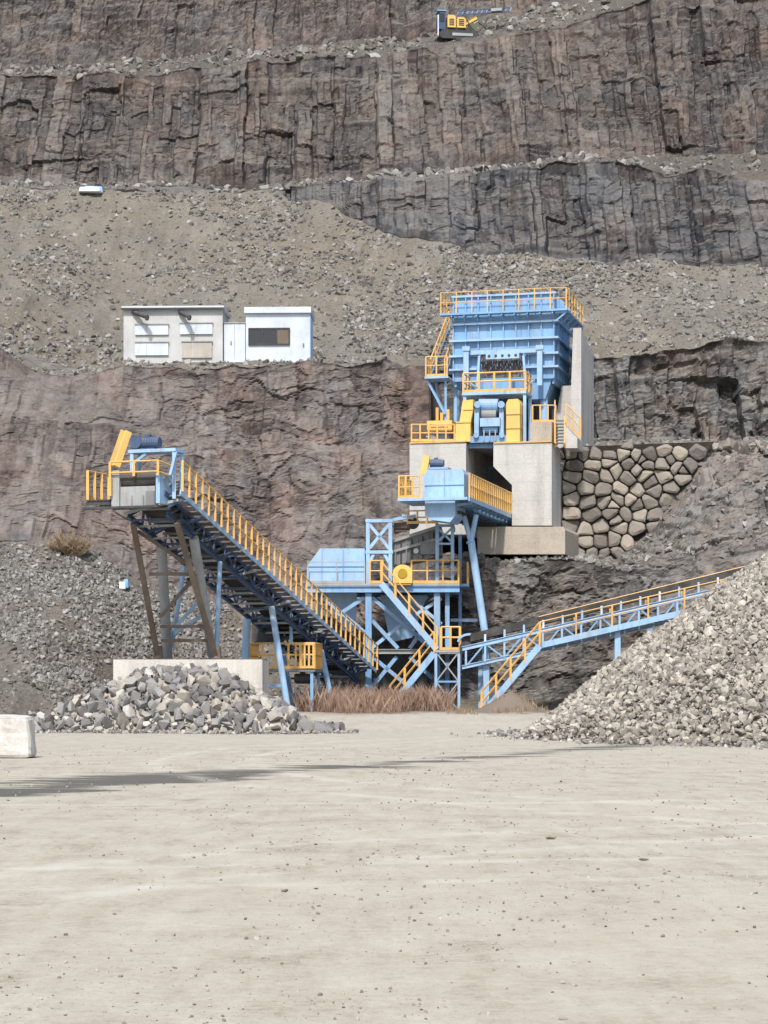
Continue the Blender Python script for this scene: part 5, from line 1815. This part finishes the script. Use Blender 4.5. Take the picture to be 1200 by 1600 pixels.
blades('dry_grass', 11000, reg_main, .12, 1.2, M_GRASS, 61, w=.008, lean=.22)
blades('sparse_grass', 2500, reg_right, .1, .4, M_TUFT, 62)
blades('green_weeds', 1500, lambda r, n: (r.uniform(-15, -11.5, n), r.uniform(80, 84, n)), .05, .25, M_WEED, 63)

bush = thing('dry_bush', 'leafless tan bush growing at the foot of the rock face at left', 'bush', P(112, 862, 103.6))
rs = random.Random(4)
for bi, (bx, by, hh) in enumerate(((105, 868, 1.5), (122, 866, 1.2), (92, 866, 1.0))):
    base = P(bx, by, 103.4)
    base.z = terrain_z(base.x, base.y, 0, 2) - .05
    q = MB()
    for i in range(70):
        d_ = Vector((rs.gauss(0, .55), rs.gauss(0, .4), rs.uniform(.5, 1))).normalized() * hh * rs.uniform(.5, 1)
        mid = base + d_ * .5 + Vector((rs.gauss(0, .08), rs.gauss(0, .08), 0))
        q.bar(base, mid, .03, .03); q.bar(mid, base + d_, .02, .02)
        for k in range(3):
            q.bar(mid, mid + Vector((rs.gauss(0, .25), rs.gauss(0, .25), rs.uniform(.05, .4))), .014, .014)
    q.build('twigs', M_TUFT, bush)


p = P(142, 296, 147.2); zt_ = terrain_z(p.x, p.y, 6, 9)
tg = rough_block('tarpaulin', (p.x, p.y - .3, zt_ - .03), (1.5, .8, .32), M_SHEETW, 12)
tag(tg, 'white and blue tarpaulin bundle lying on top of the talus slope', 'tarpaulin')
t2 = rough_block('blue_fold', (.15, .5, .02), (1.35, .6, .5), M_SHEET, 13)
t2.parent = tg
p = P(192, 888, 103)
p.z = terrain_z(p.x, p.y, 0, 2)
sg = rough_block('plastic_sack', (p.x, p.y - .1, p.z - .03), (.32, .3, .34), M_SHEETW, 14)
tag(sg, 'crumpled white and blue plastic sack on the scree behind the trestle', 'sack')
t2 = rough_block('sack_fold', (.16, .08, .05), (.24, .25, .42), M_SHEET, 15)
t2.parent = sg

# crawler drilling machine high on the bench
ex_p = P(712, 60, 158.5)
ez = terrain_z(ex_p.x, 158.5, 10, 11) - .2
ex_p.z = ez
XF = Fr((ex_p.x, 158.5), -8)
ex = thing('crawler_drill', 'yellow and blue crawler drilling machine parked on the high rock bench', 'drilling machine', ex_p)
for b in (-.9, .7):
    q = MB()
    q.prism([XF(-1.3, b, ez + .12), XF(-1.1, b, ez), XF(1.3, b, ez), XF(1.55, b, ez + .15), XF(1.5, b, ez + .5), XF(1.2, b, ez + .62), XF(-1.1, b, ez + .62), XF(-1.35, b, ez + .4)], XF.k * .4)
    t_ = q.build('track', M_DARK, ex)
    q = MB(); XF.box(q, -.4, 1.1, b - .04, b - .005, ez + .2, ez + .4); q.build('track_frame', M_LGREY, t_)
q = MB(); XF.box(q, -1.0, 1.0, -.6, .9, ez + .6, ez + .85); q.build('chassis', M_DARK, ex)
for a0_, a1_, zt_ in ((-.72, -.12, 1.75), (-.02, .62, 1.6)):
    q = MB(); q.prism([XF(a0_, -.75, ez + .85), XF(a1_, -.75, ez + .85), XF(a1_, -.75, ez + zt_ - .15), XF(a1_ - .12, -.75, ez + zt_), XF(a0_ + .05, -.75, ez + zt_), XF(a0_, -.75, ez + zt_ - .1)], XF.k * 1.5)
    ec = q.build('engine_cover', M_DULLY, ex)
    for k in range(4):
        q = MB(); XF.box(q, a0_ + .12, a1_ - .12, -.775, -.755, ez + 1.0 + .13 * k, ez + 1.07 + .13 * k); q.build('louvre', M_DARK, ec)
q = MB(); q.tube(XF(-.4, .2, ez + 1.7), XF(-.4, .2, ez + 2.3), .06, 8); q.build('exhaust', M_DARK, ex)
q = MB(); q.prism([XF(-1.4, -.7, ez + .7), XF(-.85, -.7, ez + .7), XF(-.85, -.7, ez + 2.0), XF(-1.25, -.7, ez + 2.0), XF(-1.4, -.7, ez + 1.5)], XF.k * 1.0)
cb = q.build('cab', M_NAVY, ex)
q = MB(); XF.box(q, -1.3, -.95, -.74, -.705, ez + 1.25, ez + 1.85); q.build('window', M_GLASS, cb)
q = MB(); XF.box(q, -1.45, -.8, -.76, .35, ez + 2.003, ez + 2.08); q.build('canopy', M_BLUE, cb)
q = MB()
q.bar(XF(-1.42, -.76, ez + .2), XF(-1.42, -.76, ez + 1.7), .09, .09); q.build('ladder_post', M_WHITE, ex)
q = MB(); q.bar(XF(.6, 0, ez + 1.3), XF(1.5, -.3, ez + 1.75), .26, .3); q.build('boom', M_DULLY, ex)
q = MB(); q.bar(XF(1.5, -.3, ez + 1.7), XF(2.3, -.3, ez + 1.0), .18, .22); q.build('boom_arm', M_OLIVE, ex)
q = MB(); q.tube(XF(.8, -.2, ez + 1.0), XF(1.6, -.35, ez + 1.5), .06, 8); q.build('boom_cylinder', M_LGREY, ex)
for dz_ in (0, .28):
    q = MB(); q.bar(XF(.0, -.5, ez + 1.82 + dz_), XF(3.9, -.5, ez + 2.25 + dz_), .08, .08); q.build('mast_rail', M_NAVY, ex)
for k in range(12):
    t = k / 11
    p_ = XF(3.9 * t, -.5, ez + 1.82 + .43 * t)
    q = MB(); q.bar(p_, p_ + Z * .28 + XF.r * .15, .05, .05); q.build('mast_lacing', M_BLUE, ex)
q = MB(); q.bar(XF(2.5, -.6, ez + 2.25), XF(3.3, -.6, ez + 2.34), .2, .2); q.build('rock_drill', M_LGREY, ex)
q = MB(); q.tube(XF(1.15, -.45, ez + 1.0), XF(1.15, -.25, ez + 1.0), .32, 14); q.build('hose_reel', M_OLIVE, ex)
q = MB()
for k in range(8):
    t0_, t1_ = k / 8, (k + 1) / 8
    f_ = lambda t: XF(.7 + 1.6 * t, -.6, ez + 1.5 - 1.0 * math.sin(math.pi * t) + .3 * t)
    q.tube(f_(t0_), f_(t1_), .04, 6)
q.build('hose', M_DARK, ex)
